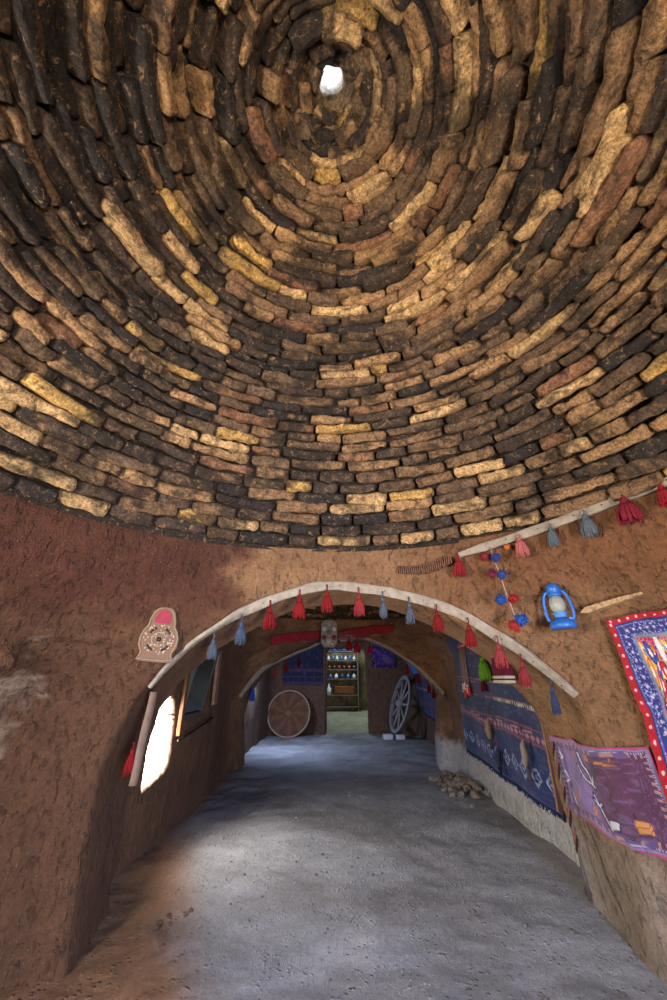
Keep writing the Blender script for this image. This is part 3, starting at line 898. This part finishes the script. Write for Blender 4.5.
def pat_dk(u, v):
    c = lin((34, 36, 58))
    if .62 < v < .68 or .78 < v < .82 or .9 < v: c = lin((76, 52, 66))
    if hsh(round(u * 30), round(v * 30)) > .85: c = lin((54, 58, 92))
    return c
hang('dark_blanket', 'dark blue blanket on the far wall above the round woven tray', 'blanket', [Wb(-1.7, 2.75), Wb(-.36, 2.75), Wb(-.36, 1.42), Wb(-1.72, 1.42)], 40, 40, pat_dk, off=.03, world=True)
hang('blue_cloth', 'bright sky blue cloth hung in the corner behind the wooden wheel', 'cloth', [Wf(14.05, 2.32), Wf(12.9, 2.32), Wf(12.9, 1.78), Wf(14.05, 1.78)], 20, 12, lambda u, v: lin((40, 130, 214)), off=.05, world=True)
# red banners above the far arch
def pat_red(u, v): return lin((146, 28, 38)) if min(v, 1 - v) > .12 else lin((110, 24, 34))
hang('red_banner', 'long plain red cloth band left of the beaded panel above the far arch', 'cloth', [(270, 634), (320, 629), (320, 638), (270, 644)], 40, 8, pat_red, off=.05, wave=.02)
hang('red_banner', 'shorter red cloth band right of the beaded panel above the far arch', 'cloth', [(338, 629), (395, 624), (394, 631), (339, 637)], 40, 8, pat_red, off=.05, wave=.02)

# ------------------------------------------------------------------ blue lantern
M_BLUE = plain('blue_enamel', (36, 96, 172), .4, var=.3, scale=25., spec=.5)
M_BLUE2 = plain('worn_blue_enamel', (84, 140, 200), .5, var=.4, scale=30., spec=.5)
gm, gnt, gb = new_mat('dusty_glass')
gb.inputs['Base Color'].default_value = (*lin((176, 180, 168)), 1); gb.inputs['Roughness'].default_value = .25; gb.inputs['Transmission Weight'].default_value = .45; gb.inputs['Alpha'].default_value = 1
gn = noi(gnt, 30., 4., .6, nd(gnt, 'ShaderNodeTexCoord').outputs['Object']); gnt.links.new(ramp(gnt, gn, [(.3, .2), (.7, .6)]), gb.inputs['Roughness'])
Mf = frame(558, 600, .10)
Hl = 46 * px_size(Mf.translation)
LT = thing('oil_lantern', 'blue enamel hurricane lantern hung on the plaster beside the pompom strand', 'lantern', Mf @ Matrix.Translation((0, 0, -Hl * .5)) @ Matrix.Rotation(deg(-3), 4, 'Y'))
h = Hl; w = Hl * .56
tank = MB().lathe([(.001, 0), (w * .42, 0), (w * .47, h * .03), (w * .46, h * .10), (w * .36, h * .17), (w * .22, h * .2), (w * .16, h * .23), (.001, h * .235)], 28).build('fuel_tank', M_BLUE, LT)
MB().lathe([(w * .16, h * .225), (w * .21, h * .25), (w * .21, h * .30), (w * .27, h * .31), (w * .27, h * .325), (w * .14, h * .34), (.001, h * .345)], 24).build('burner', M_BLUE2, LT)
globe = MB().lathe([(w * .17, h * .33), (w * .26, h * .41), (w * .29, h * .50), (w * .25, h * .6), (w * .18, h * .68), (w * .165, h * .68), (w * .235, h * .6), (w * .275, h * .5), (w * .245, h * .41), (w * .155, h * .33)], 24, closed=True).build('glass_globe', gm, LT)
MB().lathe([(w * .19, h * .67), (w * .25, h * .69), (w * .25, h * .73), (w * .21, h * .75), (w * .23, h * .77), (w * .26, h * .80), (w * .26, h * .89), (w * .2, h * .93), (w * .13, h * .95), (.001, h * .96)], 24).build('chimney_cap', M_BLUE, LT)
for s_ in (-1, 1):
    MB().tube([(s_ * w * .30, 0, h * .12), (s_ * w * .43, 0, h * .2), (s_ * w * .47, 0, h * .32), (s_ * w * .45, 0, h * .55), (s_ * w * .40, 0, h * .68), (s_ * w * .33, 0, h * .76), (s_ * w * .18, 0, h * .79)], w * .062, 10).build('side_tube', M_BLUE, LT)
MB().tube([(w * .26 * math.cos(q), -w * .27 * abs(math.sin(q)) * .6, h * (.5 + .12 * math.sin(q))) for q in [PI * k / 8 * 2 for k in range(9)]], .0025, 5, cap=False).build('guard_wire', M_NAIL, globe)
MB().tube([(-w * .42, 0, h * .72), (-w * .40, w * .2, h * .9), (-w * .2, w * .32, h * 1.06), (0, w * .36, h * 1.1), (w * .2, w * .32, h * 1.06), (w * .40, w * .2, h * .9), (w * .42, 0, h * .72)], .003, 6).build('bail_handle', M_NAIL, LT)
MB().lathe([(.001, h * .15), (w * .08, h * .15), (w * .08, h * .21), (.001, h * .215)], 12, (w * .3, -w * .05, 0)).build('filler_cap', M_BLUE2, tank)
MB().tube([(0, w * .36, h * 1.095), (0, w * .36 + .09, h * 1.11)], .005, 6).build('hanging_nail', M_NAIL, LT)

# pompom strand
Mf = frame(492, 549, .05); k = px_size(Mf.translation)
PS = thing('pompom_strand', 'hanging cord strung with red and blue wool pompoms below the dome foot lath', 'garland', Mf)
ptsP = [(0, 0, 0), (2, 0, -14), (5, 0, -30), (7, 0, -46), (10, 0, -62), (13, 0, -78)]
MB().tube([(x * k, -.01, z * k) for x, y_, z in ptsP], .004, 6).build('cord', wool((160, 144, 130)), PS)
def pompom(par, c, r_, rgb, seed):
    rnd = random.Random(seed); m = MB(); m.ball(c, r_ * .72, (1, .85, 1), 10, 7, .2)
    for _ in range(70):
        d = Vector((rnd.gauss(0, 1), rnd.gauss(0, 1), rnd.gauss(0, 1))).normalized(); d.y *= .85
        m.tube([Vector(c) + d * r_ * .55, Vector(c) + d * r_ * rnd.uniform(.92, 1.12)], [r_ * .1, r_ * .06], 4)
    m.build('pompom', wool(rgb), par)
for i, (x, z, r_, c) in enumerate([(-6, -9, 5, (120, 42, 48)), (4, -12, 5, (48, 64, 122)), (-2, -27, 5, (104, 42, 58)), (7, -29, 5, (50, 68, 124)), (13, -52, 5, (142, 38, 36)), (2, -52, 5.5, (40, 70, 138)), (16, -71, 6, (38, 74, 142)), (10, -76, 6, (142, 44, 38)), (16, -3, 3, (198, 100, 52))]):
    pompom(PS, (x * k, -.035, z * k), r_ * k, c, i)

# ribbed belt
m = MB(); m2 = MB()
Mf = frame(425, 567, .04, flat=False); k = px_size(Mf.translation)
RBt = thing('ribbed_belt', 'dark ribbed leather belt pinned to the plaster under the dome bricks', 'belt', Mf)
cz = lambda t: (-2.5 * math.sin(t * PI) * 1.0 + 4.5 * max(0, t - .55) * 2.2 - 1) * k
band = [((-27 + 54 * t) * k, 0, cz(t)) for t in [i / 26 for i in range(27)]]
m.tube(band, 3.6 * k, 8, flat=.25, up=(0, 0, 1)); m.build('band', plain('dark_leather', (38, 26, 22), .7, var=.3), RBt)
for i, p in enumerate(band[::1]):
    m2.box((p[0], -.008, p[2]), (1.1 * k, .026, 8.2 * k), Matrix.Rotation(deg(R.uniform(-7, 7)), 3, 'Y'))
m2.build('ribs', plain('brown_leather', (112, 78, 60), .7, var=.4), RBt)

# beaded panel ornaments
M_BEADB = plain('bead_backing', (116, 88, 70), .8, var=.3, scale=90.); M_SHELL = plain('shell_beads', (180, 164, 140), .5, var=.2)
M_DK = plain('dark_buttons', (38, 28, 28), .4); M_PKC = plain('pink_felt', (140, 52, 66), .95)
Mf = frame(161, 634, .03, flat=False); k = px_size(Mf.translation)
KO = thing('beaded_ornament', 'keyhole shaped beaded ornament with pink felt window on the left of the near arch', 'ornament', Mf @ Matrix.Rotation(deg(4), 4, 'Y'))
half_o = [(0, 27), (6, 26), (10, 22), (12.5, 14), (13, 8), (16, 4), (18.5, -3), (18.5, -11), (15.5, -17), (15, -20), (17.5, -25), (9, -26), (0, -26)]
outl = half_o + [(-x, z) for x, z in reversed(half_o[1:-1])]
m = MB(); m.prism([(x * k, z * k) for x, z in outl], -.012, .012); m.build('panel', M_BEADB, KO, smooth=False)
m = MB(); m.tube([(x * k * .93, -.014, z * k * .93) for x, z in outl + outl[:1]], 1.1 * k, 6); m.build('beaded_rim', plain('rim_beads', (140, 118, 92), .6, var=.6, scale=160.), KO)
m = MB(); m.prism([(x * k, z * k) for x, z in [(-7, 10), (7, 10), (8, 13), (6, 20), (2.5, 23), (-2.5, 23), (-6, 20), (-8, 13)]], -.018, -.008); m.build('felt_window', M_PKC, KO, smooth=False)
m = MB(); m.lathe([(6.2 * k, 0), (7.2 * k, .004), (6.2 * k, .008)], 24, (0, -.012, -5 * k), Matrix.Rotation(PI / 2, 3, 'X')); m.f = m.f[:-2]; m.build('ring', M_SHELL, KO)
for (x, z) in [(0, -5)] + [(9.5 * math.cos(deg(a)) * 1.15, -5 + 11 * math.sin(deg(a))) for a in (35, 48, 62, 118, 132, 145, 215, 230, 244, 296, 310, 325)]:
    m = MB(); m.ball((x * k, -.014, z * k), (2.3 if (x, z) == (0, -5) else 1.35) * k, (1, .5, 1), 8, 6); m.build('button', M_DK, KO)
m = MB()
for i in range(80):
    q = R.uniform(0, 2 * PI); r_ = math.sqrt(R.random()) * 15
    m.ball((r_ * math.cos(q) * k, -.013, (-5 + r_ * .95 * math.sin(q)) * k), .8 * k, (1, .6, 1), 5, 4)
tag(m.build('shell_beads', M_SHELL, KO), kind='stuff')
Mf = frame(328, 628, .2); k = px_size(Mf.translation)
CO = thing('beaded_hanging', 'small square beaded panel over the apex of the far arch', 'ornament', Mf)
m = MB(); m.prism([(x * k, z * k) for x, z in [(-8, -9), (-5, -13), (5, -13), (8, -9), (8, 9), (4, 13), (-4, 13), (-8, 9)]], -.03, .03); m.build('panel', plain('patterned_felt', (150, 136, 124), .9, var=.5, scale=30.), CO, smooth=False)
for (x, z, r_, c) in [(-5, 4, 2.2, (206, 200, 190)), (5, 4, 2.2, (206, 200, 190)), (0, 9, 2, (150, 160, 170)), (0, 1, 2.4, (96, 110, 120)), (-5, -4, 2.4, (120, 40, 44)), (5, -4, 2.4, (120, 40, 44)), (0, -8, 2.6, (196, 176, 160)), (-3, -10, 1.4, (190, 150, 130)), (3, -10, 1.4, (190, 150, 130))]:
    m = MB(); m.ball((x * k, -.035, z * k), r_ * k, (1, .5, 1), 10, 6); m.build('bead', plain('glazed_bead', c, .5), CO)

# ------------------------------------------------------------------ things hung over the kilim
def side_frame(px, py, x_):
    d = sight(px, py); p = CAM + d * (x_ / d.x); X = Vector((0, -1, 0)); Y = Vector((1, 0, 0)); Z = Vector((0, 0, 1))
    return Matrix(((X.x, Y.x, Z.x, p.x), (X.y, Y.y, Z.y, p.y), (X.z, Y.z, Z.z, p.z), (0, 0, 0, 1)))
def kx(px, py, d=.12):
    p, _ = cast(px, py); return p.x - d
Mf = side_frame(461, 646, kx(461, 660)); k = px_size(Mf.translation) * 1.5
BH = thing('bead_hanger', 'pink stick hung with cords ending in red and white beads before the kilim', 'ornament', Mf)
MB().tube([(-7 * k, 0, 0), (7 * k, 0, 0)], .9 * k, 8).build('stick', plain('pink_stick', (206, 96, 120), .7), BH)
for i in range(6):
    x = (-5.5 + 2.2 * i) * k; l = R.uniform(22, 27) * k
    cdd = MB().tube([(x, 0, 0), (x + R.uniform(-1, 1) * k, 0, -l)], .3 * k, 5).build('cord', wool((150, 120, 112)), BH)
    mb = MB()
    for q in range(3): mb.ball((x, 0, -l - q * 1.7 * k), 1.15 * k, seg=8, rings=5)
    mb.build('beads', plain('bead', (186, 50, 48) if i % 2 else (190, 176, 166), .4), cdd)
MB().tube([(-5 * k, 0, 0), (0, .02, 6 * k), (5 * k, 0, 0)], .3 * k, 5).build('loop', wool((190, 150, 150)), BH)
def free_tassel(px, py, hp, wp, rgb, label, x_=None, stretch=1.3):
    Mf = side_frame(px, py, x_ if x_ else kx(px, py + 10)); k = px_size(Mf.translation)
    o = thing('tassel', label, 'tassel', Mf); tassel_parts(o, hp * k, wp * k * stretch, rgb, px, .12); return o
free_tassel(482, 654, 24, 13, GREEN, 'bright green tassel hung against the navy kilim')
free_tassel(482, 676, 14, 6, DRED, 'thin dark red tassel dangling under the bright green one')
Mf = side_frame(500, 650, kx(503, 672, .09)); k = px_size(Mf.translation) * 1.1
BG = thing('woven_bag', 'maroon woven bag with cream bands hung on the kilim by the arch', 'bag', Mf)
m = MB()
prof_b = [(-9, 0), (9, 0), (13, -14), (14, -21), (-14, -21), (-13, -14)]
m.prism([(x * k, z * k) for x, z in prof_b], -.05, .03); bgb = m.build('body', wool((78, 24, 40)), BG, smooth=False)
for z in (-22.5, -26): 
    MB().box((0, -.01, z * k), (29 * k, .085, 2.3 * k)).build('cream_band', wool((160, 150, 134)), bgb)
MB().box((0, -.01, -24.2 * k), (28.6 * k, .08, 1.6 * k)).build('dark_band', wool((60, 30, 40)), bgb)
def spindle(px, py, hp, label, tuft):
    Mf = side_frame(px, py, kx(px, py + 10)); k = px_size(Mf.translation)
    o = thing('wool_hanging', label, 'ornament', Mf)
    MB().tube([(0, 0, 0), (1 * k, 0, -hp * .3 * k)], .6 * k, 6).build('cord', wool((130, 80, 70)), o)
    m = MB(); m.lathe([(.001, -hp * .3 * k), (2.6 * k, -hp * .42 * k), (3.6 * k, -hp * .62 * k), (2.2 * k, -hp * .8 * k), (.001, -hp * .86 * k)], 10); 
    for v in m.v: v.x += 2.2 * k * math.sin(v.z * 30)
    m.build('wrapped_wool', wool(tuft), o)
    m = MB()
    for i in range(14):
        q = R.uniform(-1, 1); m.tube([(0, 0, -hp * .78 * k), (q * 2 * k, R.uniform(-1, 1) * k, -hp * .9 * k), (q * 3 * k + 2 * k, 0, -hp * k * R.uniform(.95, 1.1))], [.7 * k, .6 * k, .3 * k], 4)
    m.build('tail', wool(mixi(tuft)), o); return o
def mixi(c): return tuple(int(q * .6) for q in c)
spindle(485, 706, 34, 'black and cream wool hanging on the left of the kilim', (140, 116, 100))
spindle(495, 736, 30, 'dark cord hanging low between two wool hangings on the kilim', (52, 56, 84))
spindle(519, 722, 46, 'pale grey wool hanging on the right of the kilim', (150, 136, 126))
# braided cord at the kilim's near end
Mf = side_frame(552, 742, kx(548, 745, .1)); k = px_size(Mf.translation)
BC = thing('braided_cord', 'long dark braided cord with tufted end hanging at the near end of the kilim', 'cord', Mf)
for s_, c in ((0, (52, 30, 34)), (1, (110, 72, 60)), (2, (104, 92, 82))):
    MB().tube([((1.2 * math.sin(z * .35 + s_ * 2.1) + z * .10) * k, (math.cos(z * .35 + s_ * 2.1)) * k, -z * k) for z in range(0, 86, 3)], 1.1 * k, 6).build('strand', wool(c), BC)
m = MB()
for i in range(26): m.tube([(8.5 * k, 0, -84 * k), ((9 + R.uniform(-2, 2)) * k, R.uniform(-1, 1) * k, -100 * k), ((10.5 + R.uniform(-4, 4)) * k, R.uniform(-2, 2) * k, -R.uniform(106, 116) * k)], [.8 * k, .7 * k, .3 * k], 4)
m.build('tuft', wool((92, 82, 80)), BC)

# ------------------------------------------------------------------ left wall things
p0, _ = cast(158, 668)
Mf = frame(147, 686, .07); k = px_size(Mf.translation)
ST = tag(MB().tube([((0 - t * 6) * k + .4 * math.sin(t * 9) * k, -.02, -t * 76 * k) for t in [i / 14 for i in range(15)]], [(4.9 - .6 * abs(t - .4)) * k for t in [i / 14 for i in range(15)]], 8, flat=.45, up=(1, 0, 0)).build('hanging_stick', plain('grey_wood', (122, 100, 84), .85, var=.3, scale=14., bmp=.004)), 'long grey wooden slat hanging down beside the bright arched window', 'stick')
ST.matrix_world = Mf
Mf2 = Mf @ Matrix.Translation((-8 * k, .02, -42 * k))
o = thing('tassel', 'red tassel half hidden behind the hanging grey wooden slat', 'tassel', Mf2); tassel_parts(o, 26 * k, 11 * k, (120, 24, 28), 99, .2)
# mirror on the side wall of the middle room
def Wl(y_, z_): return Vector((near(Vector((-1.95, y_, z_)))[0].x, y_, z_))
P = Wl(5.95, 1.56)
X = Vector((0, 1, 0)); Y = Vector((-1, 0, 0)); Z = Vector((0, 0, 1))
MM = Matrix(((X.x, Y.x, Z.x, P.x + .10), (X.y, Y.y, Z.y, P.y), (X.z, Y.z, Z.z, P.z), (0, 0, 0, 1))) @ Matrix.Rotation(deg(10), 4, 'X')
MI = thing('wall_mirror', 'tall dark framed mirror tilted on the side wall behind the bright window', 'mirror', MM)
fw, fh = .78, 1.0
M_FR = plain('dark_frame', (70, 66, 60), .6)
gl, glt, glb = new_mat('old_mirror'); glb.inputs['Base Color'].default_value = (*lin((84, 94, 104)), 1); glb.inputs['Metallic'].default_value = .85; glb.inputs['Roughness'].default_value = .22
MB().box((0, -.01, .1), (fw - .1, .02, fh - .1)).build('glass', gl, MI, smooth=False)
for (c, d) in (((-fw / 2, 0, .1), (.07, .06, fh)), ((fw / 2, 0, .1), (.07, .06, fh)), ((0, 0, .1 + fh / 2), (fw, .06, .07)), ((0, 0, .1 - fh / 2), (fw, .06, .07))):
    MB().box(c, d).build('frame_rail', M_FR, MI, smooth=False)
def plank(name, y_, z0, z1, w, rgb, label, tilt=0., xo=.08):
    p = Wl(y_, (z0 + z1) / 2)
    o = MB().box((0, 0, 0), (.045, w, z1 - z0)).build(name, plain('wood', rgb, .8, var=.4, scale=12.), smooth=False)
    o.location = (p.x + xo, y_, (z0 + z1) / 2); o.rotation_euler = (tilt, 0, 0); return tag(o, label, 'plank')
plank('wooden_plank', 5.5, .98, 2.0, .09, (104, 66, 40), 'narrow orange brown plank upright between window and mirror')
plank('painted_plank', 6.75, 1.25, 2.02, .15, (140, 106, 82), 'short peeling white and orange plank on the far side of the mirror', .05)
p = Wl(5.95, .98)
m = MB(); m.tube([(0, -.62, -.03), (0, 0, .02), (0, .75, .1)], .014, 6); m.tube([(0, .75, .1), (-.08, .76, .02)], .012, 6)
o = m.build('iron_rod', M_NAIL); o.location = (p.x + .1, p.y, p.z); tag(o, 'thin iron rod fixed to the wall under the tilted mirror', 'rod')

# chipped plaster ledge beside the lantern
Mf = frame(610, 604, .01); k = px_size(Mf.translation)
m = MB(); poly = [(-26, -6), (-20, -1), (-4, 2), (14, 5), (30, 7), (31, 5), (10, 0), (-8, -4), (-18, -7)]
m.prism([(x * k, z * k) for x, z in poly], -.06, .06)
o = m.build('trim_2', M_PL, cols=[lin((196, 160, 120))] * len(m.v), smooth=False); o.matrix_world = Mf; tag(o, kind='structure')

# ------------------------------------------------------------------ far room
c = Vector((-1.42, 13.86, floor_z(-1.42, 13.9)))
TR = thing('woven_tray', 'big round woven straw tray leaning on the far wall', 'tray', Matrix.Translation(c) @ Matrix.Rotation(deg(-14), 4, 'X'))
rT = .66
Mx = Matrix.Rotation(PI / 2, 3, 'X')
m = MB(); m.lathe([(.001, .03)] + [(rT * i / 26, .03 + .012 * (i % 2) - .02 * (i / 26) ** 2) for i in range(1, 27)] + [(rT, -.03), (.001, -.02)], 56, (0, 0, rT), Mx)
cols = []
for v in m.v:
    a = math.atan2(v.z - rT, v.x); r_ = math.hypot(v.x, v.z - rT) / rT
    s_ = math.sin(a * 9 + r_ * 3); cols.append(lin((106, 72, 50)) if s_ > .3 and r_ > .2 else lin((92, 60, 43)) if r_ > .12 else lin((112, 82, 60)))
m.build('weave', M_CL, TR, cols=cols)
m = MB(); m.lathe([(rT + .028 * math.cos(q), .028 * math.sin(q)) for q in [2 * PI * i / 8 for i in range(8)]], 56, (0, 0, rT), Mx, closed=True); m.build('rim', plain('pale_cane', (160, 132, 112), .8), TR)
# cart wheel
wr = .82
bz = floor_z(1.9, 13.6) + .14
WM = Matrix.Translation((1.82, 13.4, bz)) @ Matrix.Rotation(deg(-80), 4, 'Z') @ Matrix.Rotation(deg(-17), 4, 'X')
WH = thing('cartwheel', 'grey wooden cart wheel with spokes standing in the far corner', 'wheel', WM)
M_WW = plain('grey_wheel_wood', (136, 132, 132), .85, var=.3, scale=16.)
m = MB(); m.lathe([(wr, -.045), (wr, .045), (wr - .11, .045), (wr - .11, -.045)], 40, (0, 0, wr), Mx, closed=True); m.build('felloe', M_WW, WH, smooth=False)
m = MB(); m.lathe([(wr + .012, -.04), (wr + .012, .04), (wr, .04), (wr, -.04)], 40, (0, 0, wr), Mx, closed=True); m.build('iron_tyre', plain('rusty_tyre', (90, 84, 84), .7, .4), WH, smooth=False)
m = MB(); m.lathe([(.001, -.14), (.08, -.14), (.11, -.06), (.13, 0), (.11, .06), (.08, .14), (.001, .14)], 18, (0, 0, wr), Mx); m.build('hub', M_WW, WH)
for i in range(10):
    q = 2 * PI * i / 10; MB().tube([(.1 * math.cos(q), 0, wr + .1 * math.sin(q)), ((wr - .08) * math.cos(q), 0, wr + (wr - .08) * math.sin(q))], [.035, .028], 7).build('spoke', M_WW, WH)
M_BLK = plain('pale_stone', (206, 206, 210), .8, var=.15)
for (x, y_, s_, l) in ((1.62, 13.45, .26, 'white stone block outermost under the wooden wheel'), (1.98, 13.42, .24, 'white stone block directly below the rim of the wooden wheel')):
    o = MB().box((0, 0, .065), (s_, .22, .14)).build('stone_block', M_BLK, smooth=False); o.location = (x, y_, floor_z(x, y_)); o.rotation_euler = (0, 0, .15); tag(o, l, 'block', 'blocks under the wheel')

# end room shelf with wares
sx, sy = .12, 18.75; sz = floor_z(sx, sy) - .01
SH = thing('display_rack', 'tall wooden rack of small wares seen through the far doorway', 'shelf', (sx + .24, sy, sz))
M_RK = plain('rack_wood', (112, 104, 98), .85, var=.3)
RWd, RHt = 1.40, 2.55
for x in (-RWd / 2, RWd / 2):
    for y_ in (-.17, .17): MB().box((x, y_, RHt / 2), (.06, .06, RHt)).build('post', M_RK, SH, smooth=False)
levels = [.18, .62, 1.25, 1.62, 1.98, 2.36]
for z in levels: MB().box((0, 0, z), (RWd + .04, .42, .04)).build('shelf_board', M_RK, SH, smooth=False)
def ware(x, z, h, r_, rgb, label, kind='jar', group=None):
    P = [(.001, 0), (r_ * .7, 0), (r_, h * .3), (r_ * .9, h * .65), (r_ * .45, h * .82), (r_ * .5, h), (.001, h)] if kind == 'jar' else [(.001, 0), (r_ * .4, 0), (r_ * .45, h * .1), (r_, h), (r_ * .93, h), (.001, h * .25)] if kind == 'bowl' else [(.001, 0), (r_, 0), (r_, h * .6), (r_ * .35, h * .78), (r_ * .35, h), (.001, h)]
    o = MB().lathe(P, 14).build(kind, plain('glaze', rgb, .4, spec=.5)); o.location = (sx + .24 + x, sy - .08, sz + z + .02); return tag(o, label, kind, group)
blues = [(40, 84, 190), (52, 100, 200), (36, 70, 170), (60, 110, 206)]
for i in range(6): ware(-.55 + .22 * i, 2.36, .2, .1, blues[i % 4], 'bright blue glazed jar in the row along the top of the rack', 'jar', 'blue jars on the top rack board')
for i in range(7): ware(-.58 + .19 * i, 1.98, .19 + .03 * (i % 2), .07, [(206, 210, 214), (70, 104, 170)][i % 2], ['white jar alternating with blue ones on the second board of the rack', 'slim blue jar alternating with white ones on the second board of the rack'][i % 2], 'jar', ['white jars on the second rack board', 'blue jars on the second rack board'][i % 2])
for i in range(6): ware(-.55 + .22 * i, 1.62, .14, .1, [(120, 44, 44), (64, 44, 50)][i % 2], ['dark red bowl on the third board of the rack', 'brown black bowl on the third board of the rack'][i % 2], 'bowl', ['red bowls on the third rack board', 'dark bowls on the third rack board'][i % 2])
for i in range(5): ware(-.5 + .26 * i, 1.25, .2, .09, [(70, 104, 160), (190, 198, 204), (50, 60, 90)][i % 3] if i != 1 else (226, 230, 232), ['grey blue jar first on the middle board of the rack', 'whitest jar on the middle board of the rack', 'navy jar beside the whitest jar on the middle board', 'grey blue jar near the middle of the middle rack board', 'pale jar last on the middle board of the rack'][i], 'jar')
ware(-.56, .62, .42, .1, (222, 228, 232), 'tall white bottle at the end of the low board of the rack', 'bottle')
o = MB().box((0, 0, .16), (.85, .3, .32)).build('wooden_crate', plain('crate_wood', (120, 72, 44), .85, var=.4, scale=8.), smooth=False); o.location = (sx + .34, sy - .02, sz + .66); tag(o, 'brown wooden crate on the low board of the rack beside the white bottle', 'crate')

# rubble by the side wall
m = MB()
for _ in range(60):
    x = 2.0 + R.gauss(0, .14); y_ = 7.75 + R.gauss(0, .38); r_ = R.uniform(.025, .075)
    x = min(x, 2.2)
    m.ball((x, y_, floor_z(x, y_) + r_ * .4 + max(0, (x - 1.95)) * .35), r_, (R.uniform(.8, 1.3), R.uniform(.8, 1.3), .8), 7, 5, .6)
tag(m.build('rubble', plain('rubble_stone', (128, 116, 106), .95, var=.5), smooth=False), 'heap of broken stones at the foot of the wall under the kilim', 'rubble', kind='stuff')
m = MB()
for _ in range(11):
    x = -1.25 + R.gauss(0, .08); y_ = 3.75 + R.gauss(0, .12); r_ = R.uniform(.008, .024); m.ball((x, y_, floor_z(x, y_) + r_ * .4), r_, (1.1, 1, .8), 7, 5, .6)
tag(m.build('clods', plain('red_clay', (92, 66, 50), .95, var=.4), smooth=False), 'few crumbled red clay clods on the floor beside the left pier', 'rubble', kind='stuff')

# ------------------------------------------------------------------ light
wd_ = bpy.data.worlds.new('sky'); scene.world = wd_; wd_.use_nodes = True
bg = wd_.node_tree.nodes['Background']; bg.inputs[0].default_value = (.80, .90, 1., 1); bg.inputs[1].default_value = 1.3
def area(name, loc, target, sx_, sy_, power, col):
    l = bpy.data.lights.new(name, 'AREA'); l.shape = 'RECTANGLE'; l.size = sx_; l.size_y = sy_; l.energy = power; l.color = col
    o = bpy.data.objects.new(name, l); COL.objects.link(o); o.location = loc
    o.rotation_euler = (Vector(target) - Vector(loc)).to_track_quat('-Z', 'Y').to_euler(); return o
area('doorway_daylight', (1.75, -2.3, 1.9), (-.2, 4.2, .4), 1.1, 1.6, 680, (.33, .54, 1.))
area('dome_fill', (1.6, -2.2, .5), (.1, 1.6, 4.2), 1.1, .9, 370, (1., .82, .60))  # warm lamp added low in the doorway, aimed up to brighten the dome
area('window_daylight', (-2.1, .3, 1.9), (2.2, 1.9, 2.0), .6, .6, 190, (1., .90, .76))
area('middle_window_daylight', (-2.3, 5.2, 1.1), (2.0, 4.9, 1.7), .6, .8, 150, (1., .96, .9))
area('far_window_daylight', (-1.9, 11.0, 1.7), (.8, 12.5, 0), .6, .6, 100, (.52, .66, 1.))
area('end_room_fill', (.6, 17.2, 4.0), (.6, 17.4, 0), .8, .8, 80, (.82, .98, 1.))  # unseen lamp added overhead to light the end room
area('smoke_hole_daylight', (0, 1.0, 5.1), (0, 1.2, 0), .3, .3, 20, (.85, .93, 1.))
